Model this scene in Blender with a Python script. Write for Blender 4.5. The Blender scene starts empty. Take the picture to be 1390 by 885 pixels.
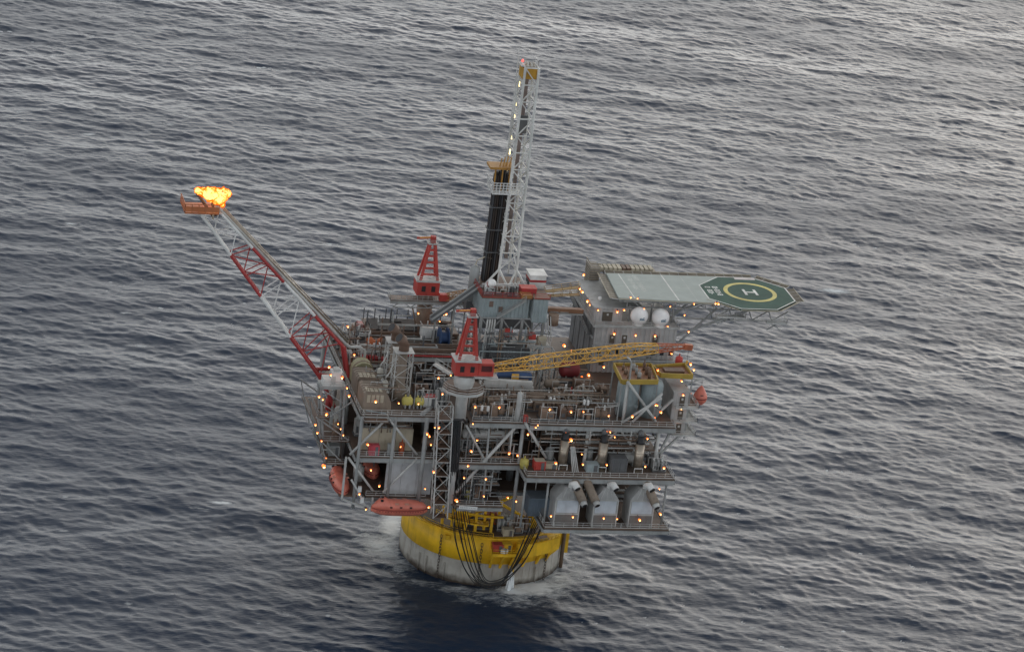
import bpy, math, random
import numpy as np
from mathutils import Vector, Matrix
random.seed(7)
S = bpy.context.scene
COL = S.collection
R = math.radians

# ---------------------------------------------------------------- camera
CAM = np.array([-190.7216, -730.9421, 330.0521])
FW = np.array([0.2387441, 0.9085228, -0.3429104])
RT = np.array([0.9706583, -0.2128298, 0.1119193])
UP = np.array([-0.0286997, 0.3595689, 0.9326771])
cd = bpy.data.cameras.new('camera'); co = bpy.data.objects.new('camera', cd); COL.objects.link(co)
m = Matrix.Identity(4)
for i in range(3):
    m[i][0], m[i][1], m[i][2], m[i][3] = RT[i], UP[i], -FW[i], CAM[i]
co.matrix_world = m
cd.sensor_fit = 'HORIZONTAL'; cd.sensor_width = 36; cd.lens = 5000 / 1390 * 36
cd.clip_start = 1; cd.clip_end = 60000
S.camera = co
PSI = R(14.72346); CP, SP = math.cos(PSI), math.sin(PSI)

# ---------------------------------------------------------------- sky, sun, exposure
w = bpy.data.worlds.new('World'); S.world = w; w.use_nodes = True
nt = w.node_tree; nt.nodes.clear()
SUN_EL, SUN_AZ = 20, 36           # azimuth clockwise from +y (away from the camera, to the right)
sky = nt.nodes.new('ShaderNodeTexSky'); sky.sky_type = 'NISHITA'; sky.sun_disc = False
sky.sun_elevation = R(SUN_EL); sky.sun_rotation = R(SUN_AZ); sky.air_density = 1.0; sky.dust_density = 5.0; sky.ozone_density = 1.0
hs = nt.nodes.new('ShaderNodeHueSaturation'); hs.inputs['Saturation'].default_value = 0.48
bg = nt.nodes.new('ShaderNodeBackground'); bg.inputs['Strength'].default_value = 0.12
wo = nt.nodes.new('ShaderNodeOutputWorld')
nt.links.new(sky.outputs[0], hs.inputs['Color']); cl = nt.nodes.new('ShaderNodeMix'); cl.data_type = 'RGBA'; cl.inputs['Factor'].default_value = 0.66; tc = nt.nodes.new('ShaderNodeTexCoord'); sz = nt.nodes.new('ShaderNodeSeparateXYZ'); nt.links.new(tc.outputs['Generated'], sz.inputs[0])   # cloud deck: brightest towards the horizon all round
cr_ = nt.nodes.new('ShaderNodeValToRGB'); cr_.color_ramp.interpolation = 'B_SPLINE'; E_ = cr_.color_ramp.elements
for pos_, val_ in ((0.0, 1.08), (0.19, .94), (0.38, .32), (0.58, .18), (1.0, .20)):
    e_ = E_[0] if pos_ == 0 else (E_[-1] if pos_ == 1 else E_.new(pos_)); e_.position = pos_; e_.color = (val_ * .90, val_ * .95, val_, 1)
sc_ = nt.nodes.new('ShaderNodeVectorMath'); sc_.operation = 'SCALE'; sc_.inputs['Scale'].default_value = 17.0
nt.links.new(sz.outputs['Z'], cr_.inputs['Fac']); nt.links.new(cr_.outputs['Color'], sc_.inputs[0]); nt.links.new(sc_.outputs[0], cl.inputs['B'])
nt.links.new(hs.outputs[0], cl.inputs['A']); nt.links.new(cl.outputs['Result'], bg.inputs['Color']); nt.links.new(bg.outputs[0], wo.inputs['Surface'])
sl = bpy.data.lights.new('sun', 'SUN'); sl.energy = 0.5; sl.angle = R(110); sl.color = (1.0, 0.95, 0.88)
so = bpy.data.objects.new('sun', sl); COL.objects.link(so)
sd = Vector((math.sin(R(SUN_AZ)) * math.cos(R(SUN_EL)), math.cos(R(SUN_AZ)) * math.cos(R(SUN_EL)), math.sin(R(SUN_EL))))
so.rotation_euler = (-sd).to_track_quat('-Z', 'Y').to_euler()
S.view_settings.view_transform = 'Standard'; S.view_settings.look = 'None'
S.view_settings.exposure = 0.1; S.view_settings.gamma = 1.0; S.view_settings.use_curve_mapping = False

# ---------------------------------------------------------------- measuring: a pixel of the photograph on a plane of known depth
def at(u, v, y=None, z=None, x=None):
    d = FW + (u - 695) / 5000 * RT - (v - 442.5) / 5000 * UP
    k, val = (1, y) if y is not None else ((2, z) if z is not None else (0, x))
    return Vector(CAM + d * ((val - CAM[k]) / d[k]))

# ---------------------------------------------------------------- materials
MATS = {}
def mat(name, col, rough=0.6, metal=0.0, dirt=0.25, dirt_col=(0.10, 0.06, 0.035), scale=0.5, streak=True, bump=0.0, vary=0.18):
    if name in MATS: return MATS[name]
    M = bpy.data.materials.new(name); M.use_nodes = True
    n = M.node_tree.nodes; l = M.node_tree.links
    b = n['Principled BSDF']; b.inputs['Roughness'].default_value = rough; b.inputs['Metallic'].default_value = metal
    g = n.new('ShaderNodeNewGeometry')
    mp = n.new('ShaderNodeMapping'); mp.inputs['Scale'].default_value = (1, 1, 0.18 if streak else 1)
    l.new(g.outputs['Position'], mp.inputs['Vector'])
    t = n.new('ShaderNodeTexNoise'); t.inputs['Scale'].default_value = scale * 2.2; t.inputs['Detail'].default_value = 6; t.inputs['Roughness'].default_value = 0.65
    l.new(mp.outputs[0], t.inputs['Vector'])
    r = n.new('ShaderNodeMapRange'); r.inputs['From Min'].default_value = 0.52; r.inputs['From Max'].default_value = 0.72
    r.inputs['To Max'].default_value = dirt; l.new(t.outputs['Fac'], r.inputs['Value'])
    t2 = n.new('ShaderNodeTexNoise'); t2.inputs['Scale'].default_value = 0.35; t2.inputs['Detail'].default_value = 3
    l.new(g.outputs['Position'], t2.inputs['Vector'])
    v = n.new('ShaderNodeMapRange'); v.inputs['From Min'].default_value = 0.3; v.inputs['From Max'].default_value = 0.7
    v.inputs['To Min'].default_value = 1 - vary; v.inputs['To Max'].default_value = 1 + vary; l.new(t2.outputs['Fac'], v.inputs['Value'])
    mu = n.new('ShaderNodeVectorMath'); mu.operation = 'SCALE'; mu.inputs[0].default_value = col; l.new(v.outputs[0], mu.inputs['Scale'])
    mx = n.new('ShaderNodeMix'); mx.data_type = 'RGBA'; l.new(r.outputs[0], mx.inputs['Factor'])
    l.new(mu.outputs[0], mx.inputs['A']); mx.inputs['B'].default_value = (*dirt_col, 1)
    l.new(mx.outputs['Result'], b.inputs['Base Color'])
    if bump:
        bn = n.new('ShaderNodeBump'); bn.inputs['Strength'].default_value = bump; bn.inputs['Distance'].default_value = 0.05
        l.new(t.outputs['Fac'], bn.inputs['Height']); l.new(bn.outputs[0], b.inputs['Normal'])
    MATS[name] = M; return M
def emit(name, col, s):
    if name in MATS: return MATS[name]
    M = bpy.data.materials.new(name); M.use_nodes = True
    b = M.node_tree.nodes['Principled BSDF']; b.inputs['Base Color'].default_value = (*col, 1)
    b.inputs['Emission Color'].default_value = (*col, 1); b.inputs['Emission Strength'].default_value = s
    MATS[name] = M; return M
GREY = mat('grey_paint', (0.33, 0.34, 0.335), dirt=0.35)
LGREY = mat('light_grey_paint', (0.51, 0.51, 0.49), dirt=0.3)
DGREY = mat('dark_grey_paint', (0.12, 0.125, 0.13), dirt=0.4)
BGREY = mat('blue_grey_paint', (0.30, 0.355, 0.365), dirt=0.3)
WHITE = mat('white_paint', (0.72, 0.72, 0.70), dirt=0.15)
DERR = mat('derrick_white', (0.68, 0.68, 0.65), dirt=0.25)
RED = mat('red_paint', (0.38, 0.035, 0.035), dirt=0.35)
CRED = mat('crane_red', (0.46, 0.055, 0.042), dirt=0.35, dirt_col=(.16, .03, .025))
ORG = mat('lifeboat_orange', (0.70, 0.20, 0.14), rough=0.45, dirt=0.25)
YEL = mat('spar_yellow', (0.80, 0.47, 0.015), dirt=0.5, dirt_col=(.22, .12, .03), scale=.3)
BYEL = mat('boom_yellow', (0.72, 0.41, 0.08), dirt=0.2)
CREAM = mat('cream_paint', (0.46, 0.41, 0.31), dirt=0.3)
TAN = mat('tan_casing', (0.25, 0.20, 0.155), dirt=0.5)
BROWN = mat('rust_brown', (0.16, 0.10, 0.07), dirt=0.4, streak=False)
SKID = mat('skid_brown', (0.24, 0.17, 0.125), dirt=0.4)
DECKM = mat('deck_brown', (0.13, 0.092, 0.07), dirt=0.5, streak=False)
BLACK = mat('black_steel', (0.018, 0.018, 0.02), rough=0.5, dirt=0.2)
STEEL = mat('bare_steel', (0.42, 0.36, 0.29), rough=0.35, metal=0.7, dirt=0.35)
BLUE = mat('blue_paint', (0.03, 0.07, 0.17), dirt=0.2)
GRN = mat('green_paint', (0.06, 0.12, 0.09), dirt=0.2)
LYEL = mat('pale_yellow', (0.60, 0.52, 0.14), dirt=0.15)
NET = mat('net_tan', (0.30, 0.26, 0.20), dirt=0.5, streak=False)
LAMP = emit('lamp_glow', (1.0, 0.48, 0.14), 11)
LAMPO = emit('lamp_halo', (1.0, 0.19, 0.03), 2.0)  # glowing shell that stands in for the orange halo round each bulb
LAMPW = emit('lamp_white', (1.0, 0.80, 0.36), 2.6)
LAMPR = emit('lamp_red', (1.0, 0.08, 0.06), 2)

# ---------------------------------------------------------------- mesh helpers
BASE = {}
class MB:
    def __init__(s): s.v = []; s.f = []; s.mi = []; s.cur = 0
    def add(s, vs, fs):
        o = len(s.v); s.v += [tuple(p) for p in vs]
        for f in fs: s.f.append(tuple(i + o for i in f)); s.mi.append(s.cur)
        return s
    def box(s, x0, y0, z0, x1, y1, z1):
        return s.add([(x0, y0, z0), (x1, y0, z0), (x1, y1, z0), (x0, y1, z0), (x0, y0, z1), (x1, y0, z1), (x1, y1, z1), (x0, y1, z1)],
                     [(0, 3, 2, 1), (4, 5, 6, 7), (0, 1, 5, 4), (1, 2, 6, 5), (2, 3, 7, 6), (3, 0, 4, 7)])
    def cb(s, c, sx, sy, sz):   # box by base centre
        return s.box(c[0] - sx / 2, c[1] - sy / 2, c[2], c[0] + sx / 2, c[1] + sy / 2, c[2] + sz)
    def bar(s, p, q, wd, h=None):
        p, q = Vector(p), Vector(q); d = (q - p).normalized()
        a = Vector((0, 0, 1)) if abs(d.z) < 0.9 else Vector((0, 1, 0))
        x = d.cross(a).normalized() * (wd / 2); y = x.normalized().cross(d) * ((h or wd) / 2)
        vs = [p - x - y, p + x - y, p + x + y, p - x + y, q - x - y, q + x - y, q + x + y, q - x + y]
        return s.add(vs, [(3, 2, 1, 0), (4, 5, 6, 7), (0, 1, 5, 4), (1, 2, 6, 5), (2, 3, 7, 6), (3, 0, 4, 7)])
    def tube(s, p, q, r, n=8, r2=None):
        return s.sweep([p, q], r, n, r2)
    def sweep(s, pts, r, n=8, r2=None):
        pts = [Vector(p) for p in pts]; rings = []
        for i, p in enumerate(pts):
            d = (pts[min(i + 1, len(pts) - 1)] - pts[max(i - 1, 0)]).normalized()
            a = Vector((0, 0, 1)) if abs(d.z) < 0.95 else Vector((0, 1, 0))
            x = d.cross(a).normalized(); y = x.cross(d)
            rr = r if r2 is None else r + (r2 - r) * i / (len(pts) - 1)
            rings.append([p + x * (rr * math.cos(2 * math.pi * k / n)) + y * (rr * math.sin(2 * math.pi * k / n)) for k in range(n)])
        return s.loft(rings)
    def loft(s, rings, cap=True):
        n = len(rings[0]); vs = [p for r_ in rings for p in r_]; fs = []
        for i in range(len(rings) - 1):
            for k in range(n):
                fs.append((i * n + k, i * n + (k + 1) % n, (i + 1) * n + (k + 1) % n, (i + 1) * n + k))
        if cap: fs += [tuple(range(n - 1, -1, -1)), tuple(range((len(rings) - 1) * n, len(rings) * n))]
        return s.add(vs, fs)
    def lathe(s, c, prof, n=20, a0=0, a1=None, axis='z'):
        rings = []
        for r_, h in prof:
            ring = []
            for k in range(n):
                a = 2 * math.pi * k / n
                x, y = r_ * math.cos(a), r_ * math.sin(a)
                ring.append((c[0] + x, c[1] + y, c[2] + h) if axis == 'z' else ((c[0] + h, c[1] + x, c[2] + y) if axis == 'x' else (c[0] + x, c[1] + h, c[2] - y)))
            rings.append(ring)
        return s.loft(rings)
    def prism(s, pts, z0, z1):
        n = len(pts)
        return s.loft([[(x, y, z0) for x, y in pts], [(x, y, z1) for x, y in pts]])
    def build(s, name, mats, parent=None, smooth=False):
        me = bpy.data.meshes.new(name); b = BASE.get(parent.name, Vector((0, 0, 0))) if parent else Vector((0, 0, 0))
        me.from_pydata([(p[0] - b[0], p[1] - b[1], p[2] - b[2]) for p in s.v], [], s.f)
        if not isinstance(mats, (list, tuple)): mats = [mats]
        for mm in mats: me.materials.append(mm)
        if len(mats) > 1: me.polygons.foreach_set('material_index', s.mi)
        if smooth:
            me.polygons.foreach_set('use_smooth', [len(f) <= 4 for f in s.f])
        o = bpy.data.objects.new(name, me); COL.objects.link(o)
        if parent: o.parent = parent; BASE[o.name] = b
        else: BASE[o.name] = Vector((0, 0, 0))
        return o
def tag(o, label, cat, group=None):
    o['label'] = label; o['category'] = cat
    if group: o['group'] = group
    return o
def thing(name, loc, label, cat, group=None):
    o = bpy.data.objects.new(name, None); COL.objects.link(o); o.location = loc; o.empty_display_size = 0.5
    BASE[o.name] = Vector(loc); return tag(o, label, cat, group)
def P(name, mt, parent, smooth=False, **k):   # one-call part: P('leg', M, root, tube=(p,q,r)) ...
    b = MB()
    for fn, a in k.items(): getattr(b, fn)(*a)
    return b.build(name, mt, parent, smooth)
def copy_tree(o, loc, label, parent=None):
    c = o.copy(); COL.objects.link(c)
    if parent is None:
        c.location = loc; c['label'] = label; BASE[c.name] = Vector(loc)
    else: c.parent = parent
    for ch in list(o.children): copy_tree(ch, None, None, c)
    return c
def railing(parent, pts, mt=None, h=1.1, step=2.0, r=0.05, name='railing'):
    b = MB()
    for a, c in zip(pts[:-1], pts[1:]):
        a, c = Vector(a), Vector(c); n = max(1, int((c - a).length / step))
        for i in range(n + 1):
            q = a.lerp(c, i / n); b.bar(q, q + Vector((0, 0, h)), r * 1.6)
        for hh in (h, h * 0.55): b.bar(a + Vector((0, 0, hh)), c + Vector((0, 0, hh)), r * 1.5)
        b.bar(a + Vector((0, 0, 0.09)), c + Vector((0, 0, 0.09)), 0.04, 0.16)
    return b.build(name, mt or LGREY, parent)
def corr(b, p, q, z0, z1, nrm, pitch=1.0, depth=0.14):   # corrugated wall sheet from p to q (xy), ribs proud along nrm
    p, q = Vector(p), Vector(q); L = (q - p).length; n = max(1, int(L / pitch)); d = (q - p) / n; nn = Vector(nrm) * depth
    prof = []
    for i in range(n):
        for t, o in ((0, 0), (0.42, 0), (0.5, 1), (0.92, 1)): prof.append(p + d * (i + t) + nn * o)
    prof.append(q)
    vs = [(a.x, a.y, z0) for a in prof] + [(a.x, a.y, z1) for a in prof]; k = len(prof)
    b.add(vs, [(i, i + 1, k + i + 1, k + i) for i in range(k - 1)])
    return b
def lattice(root, frames, mts, cr, br, chord='chord', brace='brace', zig=True, faces=(0, 1, 2, 3), rungs=True):
    """frames: list of 4-corner rings; mts(i) -> material of bay i. every chord run of one colour and every brace is a part"""
    n = len(frames) - 1
    for k in range(len(frames[0])):
        i = 0
        while i < n:
            j = i
            while j + 1 < n and mts(j + 1) is mts(i): j += 1
            MB().sweep([frames[t][k] for t in range(i, j + 2)], cr, 6).build(chord, mts(i), root)
            i = j + 1
    c = len(frames[0])
    for i in range(n):
        for k in faces:
            a, b = frames[i][k], frames[i][(k + 1) % c]; a2, b2 = frames[i + 1][k], frames[i + 1][(k + 1) % c]
            p, q = (a, b2) if (i + k * (not zig)) % 2 == 0 else (b, a2)
            MB().bar(p, q, br).build(brace, mts(i), root)
            if rungs: MB().bar(a2, b2, br).build(brace, mts(i), root)
def ring4(c, ux, uy, wx, wy):
    c, ux, uy = Vector(c), Vector(ux), Vector(uy)
    return [c - ux * wx / 2 - uy * wy / 2, c + ux * wx / 2 - uy * wy / 2, c + ux * wx / 2 + uy * wy / 2, c - ux * wx / 2 + uy * wy / 2]
X, Y, Z = Vector((1, 0, 0)), Vector((0, 1, 0)), Vector((0, 0, 1))

# ---------------------------------------------------------------- the sea: wind waves on a fine grid, a plain sheet out to the horizon
def make_sea():
    na, nb, da, db = 840, 1120, 0.46, 0.61
    a0, b0 = -196.0, -95.0
    ka = np.fft.fftfreq(na, da) * 2 * np.pi; kb = np.fft.fftfreq(nb, db) * 2 * np.pi
    KA, KB = np.meshgrid(ka, kb, indexing='ij'); K = np.hypot(KA, KB); K[0, 0] = 1
    rng = np.random.default_rng(5)
    H = np.zeros((na, nb), complex)
    for lam, ang, spread, hs_ in ((42.0, 96, 5, .66), (13.0, 84, 3.2, .26), (4.2, 60, 1.8, 0.135)):
        kp = 2 * np.pi / lam; th = np.arctan2(KB, KA) - R(ang)
        D = np.where(np.cos(th) > 0, np.cos(th), 0) ** spread + 0.04
        s_ = K ** -3.9 * np.exp(-1.25 * (kp / K) ** 2) * D; s_[0, 0] = 0
        ph = (rng.standard_normal((na, nb)) + 1j * rng.standard_normal((na, nb))) * np.sqrt(s_)
        hh = np.fft.ifft2(ph).real; ph *= (hs_ / 4) / hh.std(); H += ph
    h = np.fft.ifft2(H).real; ch = 0.85
    dx = -np.fft.ifft2(1j * KA / K * H).real * ch; dy = -np.fft.ifft2(1j * KB / K * H).real * ch
    jac = (1 + np.gradient(dx, da, axis=0)) * (1 + np.gradient(dy, db, axis=1)) - np.gradient(dx, db, axis=1) * np.gradient(dy, da, axis=0)
    A, B = np.meshgrid(a0 + da * np.arange(na), b0 + db * np.arange(nb), indexing='ij')
    A2, B2 = A - dx, B - dy
    x = CP * A2 + SP * B2; y = -SP * A2 + CP * B2
    # foam: crests that fold over, and churned water round the hull
    foam = np.clip((np.percentile(jac, .5) - jac) / 0.08 + .35, 0, 1) * (jac < np.percentile(jac, .5))
    lo = rng.standard_normal((na, nb)); lo = np.fft.ifft2(np.fft.fft2(lo) * np.exp(-(K * 13) ** 2)).real; lo /= lo.std()
    foam *= np.clip((lo - 0.5) / 0.6, 0, 1) * 0.9
    def blob(u, v, ru, rv, s, rot=0.0):
        c = at(u, v, z=0); aa = CP * (x - c.x) - SP * (y - c.y); bb = SP * (x - c.x) + CP * (y - c.y)
        cr, sr = math.cos(R(rot)), math.sin(R(rot)); aa, bb = aa * cr + bb * sr, -aa * sr + bb * cr
        return s * np.exp(-((aa / ru) ** 2 + (bb / rv) ** 2))
    for args in ((722, 797, 9, 6, .95), (700, 802, 6, 4, .95), (752, 788, 8, 10, .7), (775, 775, 6, 14, .52), (531, 712, 3.4, 14, .92), (516, 742, 6, 10, .78, 20), (545, 766, 6, 10, .52), (575, 790, 8, 3.5, .52), (620, 800, 8, 4, .56), (700, 815, 16, 6, .5), (640, 815, 9, 4, .45),
                 (660, 806, 8, 4, .55), (790, 812, 8, 5, .28), (300, 683, 3.6, 1.2, .9), (270, 690, 4, 1, .5), (1132, 396, 6, 2.4, .8, 8), (120, 181, 2.5, 1.5, .7),
                 (445, 835, .8, 1.2, .72), (390, 832, 4, 3, .45), (192, 469, 2.5, 1.5, .6), (830, 725, 9, 4, .45, -5), (25, 152, 2, 1.5, .6), (820, 139, 5, 4, .3)):
        foam = np.maximum(foam, blob(*args))
    rw = random.Random(21)
    for _ in range(46): foam = np.maximum(foam, blob(rw.uniform(0, 1390), rw.uniform(10, 880), rw.uniform(.7, 2.6), rw.uniform(.5, 1.0), rw.uniform(.5, .85), rw.uniform(-10, 25)))
    h -= 0.0
    v = np.stack([x, y, h], -1).reshape(-1, 3)
    ii, jj = np.meshgrid(np.arange(na - 1), np.arange(nb - 1), indexing='ij'); q = (ii * nb + jj).ravel()
    F = np.stack([q, q + nb, q + nb + 1, q + 1], -1)
    # outer sheet
    def wp(a, b): return (CP * a + SP * b, -SP * a + CP * b, -0.9)
    ea, eb = (-30000, a0 + 1.5, a0 + da * (na - 1) - 1.5, 30000), (-30000, b0 + 1.5, b0 + db * (nb - 1) - 1.5, 40000)
    o = len(v); ov = np.array([wp(a, b) for a in ea for b in eb]); fs = []
    for i in range(3):
        for j in range(3):
            if i == 1 and j == 1: continue
            fs.append((o + i * 4 + j, o + (i + 1) * 4 + j, o + (i + 1) * 4 + j + 1, o + i * 4 + j + 1))
    v = np.vstack([v, ov]); F = np.vstack([F, np.array(fs)])
    me = bpy.data.meshes.new('sea'); me.vertices.add(len(v)); me.vertices.foreach_set('co', v.ravel())
    me.loops.add(F.size); me.loops.foreach_set('vertex_index', F.ravel().astype(np.int32))
    me.polygons.add(len(F)); me.polygons.foreach_set('loop_start', np.arange(0, F.size, 4, dtype=np.int32))
    me.polygons.foreach_set('use_smooth', np.ones(len(F), bool))
    at_ = me.attributes.new('foam', 'FLOAT', 'POINT'); at_.data.foreach_set('value', np.concatenate([foam.ravel(), np.zeros(16)]).astype(np.float32))
    me.update(calc_edges=True); me.validate()
    M = bpy.data.materials.new('sea_water'); M.use_nodes = True; n = M.node_tree.nodes; l = M.node_tree.links
    b = n['Principled BSDF']; b.inputs['Roughness'].default_value = 0.25; b.inputs['IOR'].default_value = 1.333; b.inputs['Specular IOR Level'].default_value = 0.255
    g = n.new('ShaderNodeNewGeometry'); mp = n.new('ShaderNodeMapping'); mp.inputs['Rotation'].default_value = (0, 0, R(38)); mp.inputs['Scale'].default_value = (0.38, 1.0, 1)
    l.new(g.outputs['Position'], mp.inputs['Vector'])
    t1 = n.new('ShaderNodeTexNoise'); t1.inputs['Scale'].default_value = 1.5; t1.inputs['Detail'].default_value = 4; t1.inputs['Roughness'].default_value = 0.6
    l.new(mp.outputs[0], t1.inputs['Vector'])
    bn = n.new('ShaderNodeBump'); bn.inputs['Strength'].default_value = 0.4; bn.inputs['Distance'].default_value = 0.2
    l.new(t1.outputs['Fac'], bn.inputs['Height']); l.new(bn.outputs[0], b.inputs['Normal'])
    fa = n.new('ShaderNodeAttribute'); fa.attribute_name = 'foam'
    t2 = n.new('ShaderNodeTexNoise'); t2.inputs['Scale'].default_value = 0.75; t2.inputs['Detail'].default_value = 9; t2.inputs['Roughness'].default_value = 0.82; t2.inputs['Distortion'].default_value = 0.6
    l.new(mp.outputs[0], t2.inputs['Vector'])
    ns = n.new('ShaderNodeMapRange'); ns.inputs['From Min'].default_value = 0.36; ns.inputs['From Max'].default_value = 0.66; l.new(t2.outputs['Fac'], ns.inputs['Value'])
    sa = n.new('ShaderNodeMath'); sa.operation = 'MULTIPLY_ADD'; sa.inputs[1].default_value = 2.0; sa.inputs[2].default_value = -1.0; l.new(fa.outputs['Fac'], sa.inputs[0])
    s1 = n.new('ShaderNodeMath'); s1.operation = 'ADD'; l.new(sa.outputs[0], s1.inputs[0]); l.new(ns.outputs[0], s1.inputs[1])
    mr = n.new('ShaderNodeMapRange'); mr.inputs['From Min'].default_value = 0.22; mr.inputs['From Max'].default_value = 1.05; l.new(s1.outputs[0], mr.inputs['Value'])
    mx = n.new('ShaderNodeMix'); mx.data_type = 'RGBA'; l.new(mr.outputs[0], mx.inputs['Factor'])
    mx.inputs['A'].default_value = (0.018, 0.033, 0.062, 1); mx.inputs['B'].default_value = (0.74, 0.77, 0.78, 1)
    l.new(mx.outputs['Result'], b.inputs['Base Color'])
    m2 = n.new('ShaderNodeMath'); m2.operation = 'MULTIPLY_ADD'; m2.inputs[1].default_value = 0.6; m2.inputs[2].default_value = 0.25
    gp = n.new('ShaderNodeTexNoise'); gp.inputs['Scale'].default_value = 0.016; gp.inputs['Detail'].default_value = 4; l.new(mp.outputs[0], gp.inputs['Vector'])
    gr = n.new('ShaderNodeMapRange'); gr.inputs['From Min'].default_value = .35; gr.inputs['From Max'].default_value = .65; gr.inputs['To Min'].default_value = .17; gr.inputs['To Max'].default_value = .34; l.new(gp.outputs['Fac'], gr.inputs['Value'])
    gb = n.new('ShaderNodeMapRange'); gb.inputs['From Min'].default_value = .35; gb.inputs['From Max'].default_value = .65; gb.inputs['To Min'].default_value = .25; gb.inputs['To Max'].default_value = .7; l.new(gp.outputs['Fac'], gb.inputs['Value']); l.new(gb.outputs[0], bn.inputs['Strength'])
    l.new(gr.outputs[0], m2.inputs[2]); l.new(mr.outputs[0], m2.inputs[0]); l.new(m2.outputs[0], b.inputs['Roughness'])
    me.materials.append(M)
    ob = bpy.data.objects.new('sea', me); COL.objects.link(ob); ob['kind'] = 'structure'
    return ob
make_sea()

# ---------------------------------------------------------------- spar hull
CA = math.atan2(CAM[1], CAM[0])          # azimuth of the viewer, about -104.6 deg
def pol(r, deg, z): return Vector((r * math.cos(R(deg)), r * math.sin(R(deg)), z))
def arc(r, a0, a1, z, n): return [pol(r, a0 + (a1 - a0) * i / n, z) for i in range(n + 1)]
def sector(b, r0, r1, a0, a1, z0, z1, n=16):
    rings = []
    for i in range(n + 1):
        a = a0 + (a1 - a0) * i / n
        rings.append([pol(r0, a, z0), pol(r1, a, z0), pol(r1, a, z1), pol(r0, a, z1)])
    return b.loft(rings)
def hull_mat():
    M = mat('hull_grey', (0.36, 0.34, 0.30), dirt=0.6, scale=0.35)
    n = M.node_tree.nodes; l = M.node_tree.links; b = n['Principled BSDF']
    old = b.inputs['Base Color'].links[0].from_socket
    g = n.new('ShaderNodeNewGeometry'); sp = n.new('ShaderNodeSeparateXYZ'); l.new(g.outputs['Position'], sp.inputs[0])
    t = n.new('ShaderNodeTexNoise'); t.inputs['Scale'].default_value = 0.55; t.inputs['Detail'].default_value = 7; l.new(g.outputs['Position'], t.inputs['Vector'])
    a = n.new('ShaderNodeMath'); a.operation = 'MULTIPLY_ADD'; a.inputs[1].default_value = 2.6; l.new(t.outputs['Fac'], a.inputs[0]); l.new(sp.outputs['Z'], a.inputs[2])
    r = n.new('ShaderNodeMapRange'); r.inputs['From Min'].default_value = 1.5; r.inputs['From Max'].default_value = 3.0; l.new(a.outputs[0], r.inputs['Value'])
    mx = n.new('ShaderNodeMix'); mx.data_type = 'RGBA'; l.new(r.outputs[0], mx.inputs['Factor']); mx.inputs['A'].default_value = (0.045, 0.03, 0.02, 1); l.new(old, mx.inputs['B'])
    l.new(mx.outputs['Result'], b.inputs['Base Color']); return M
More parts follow.
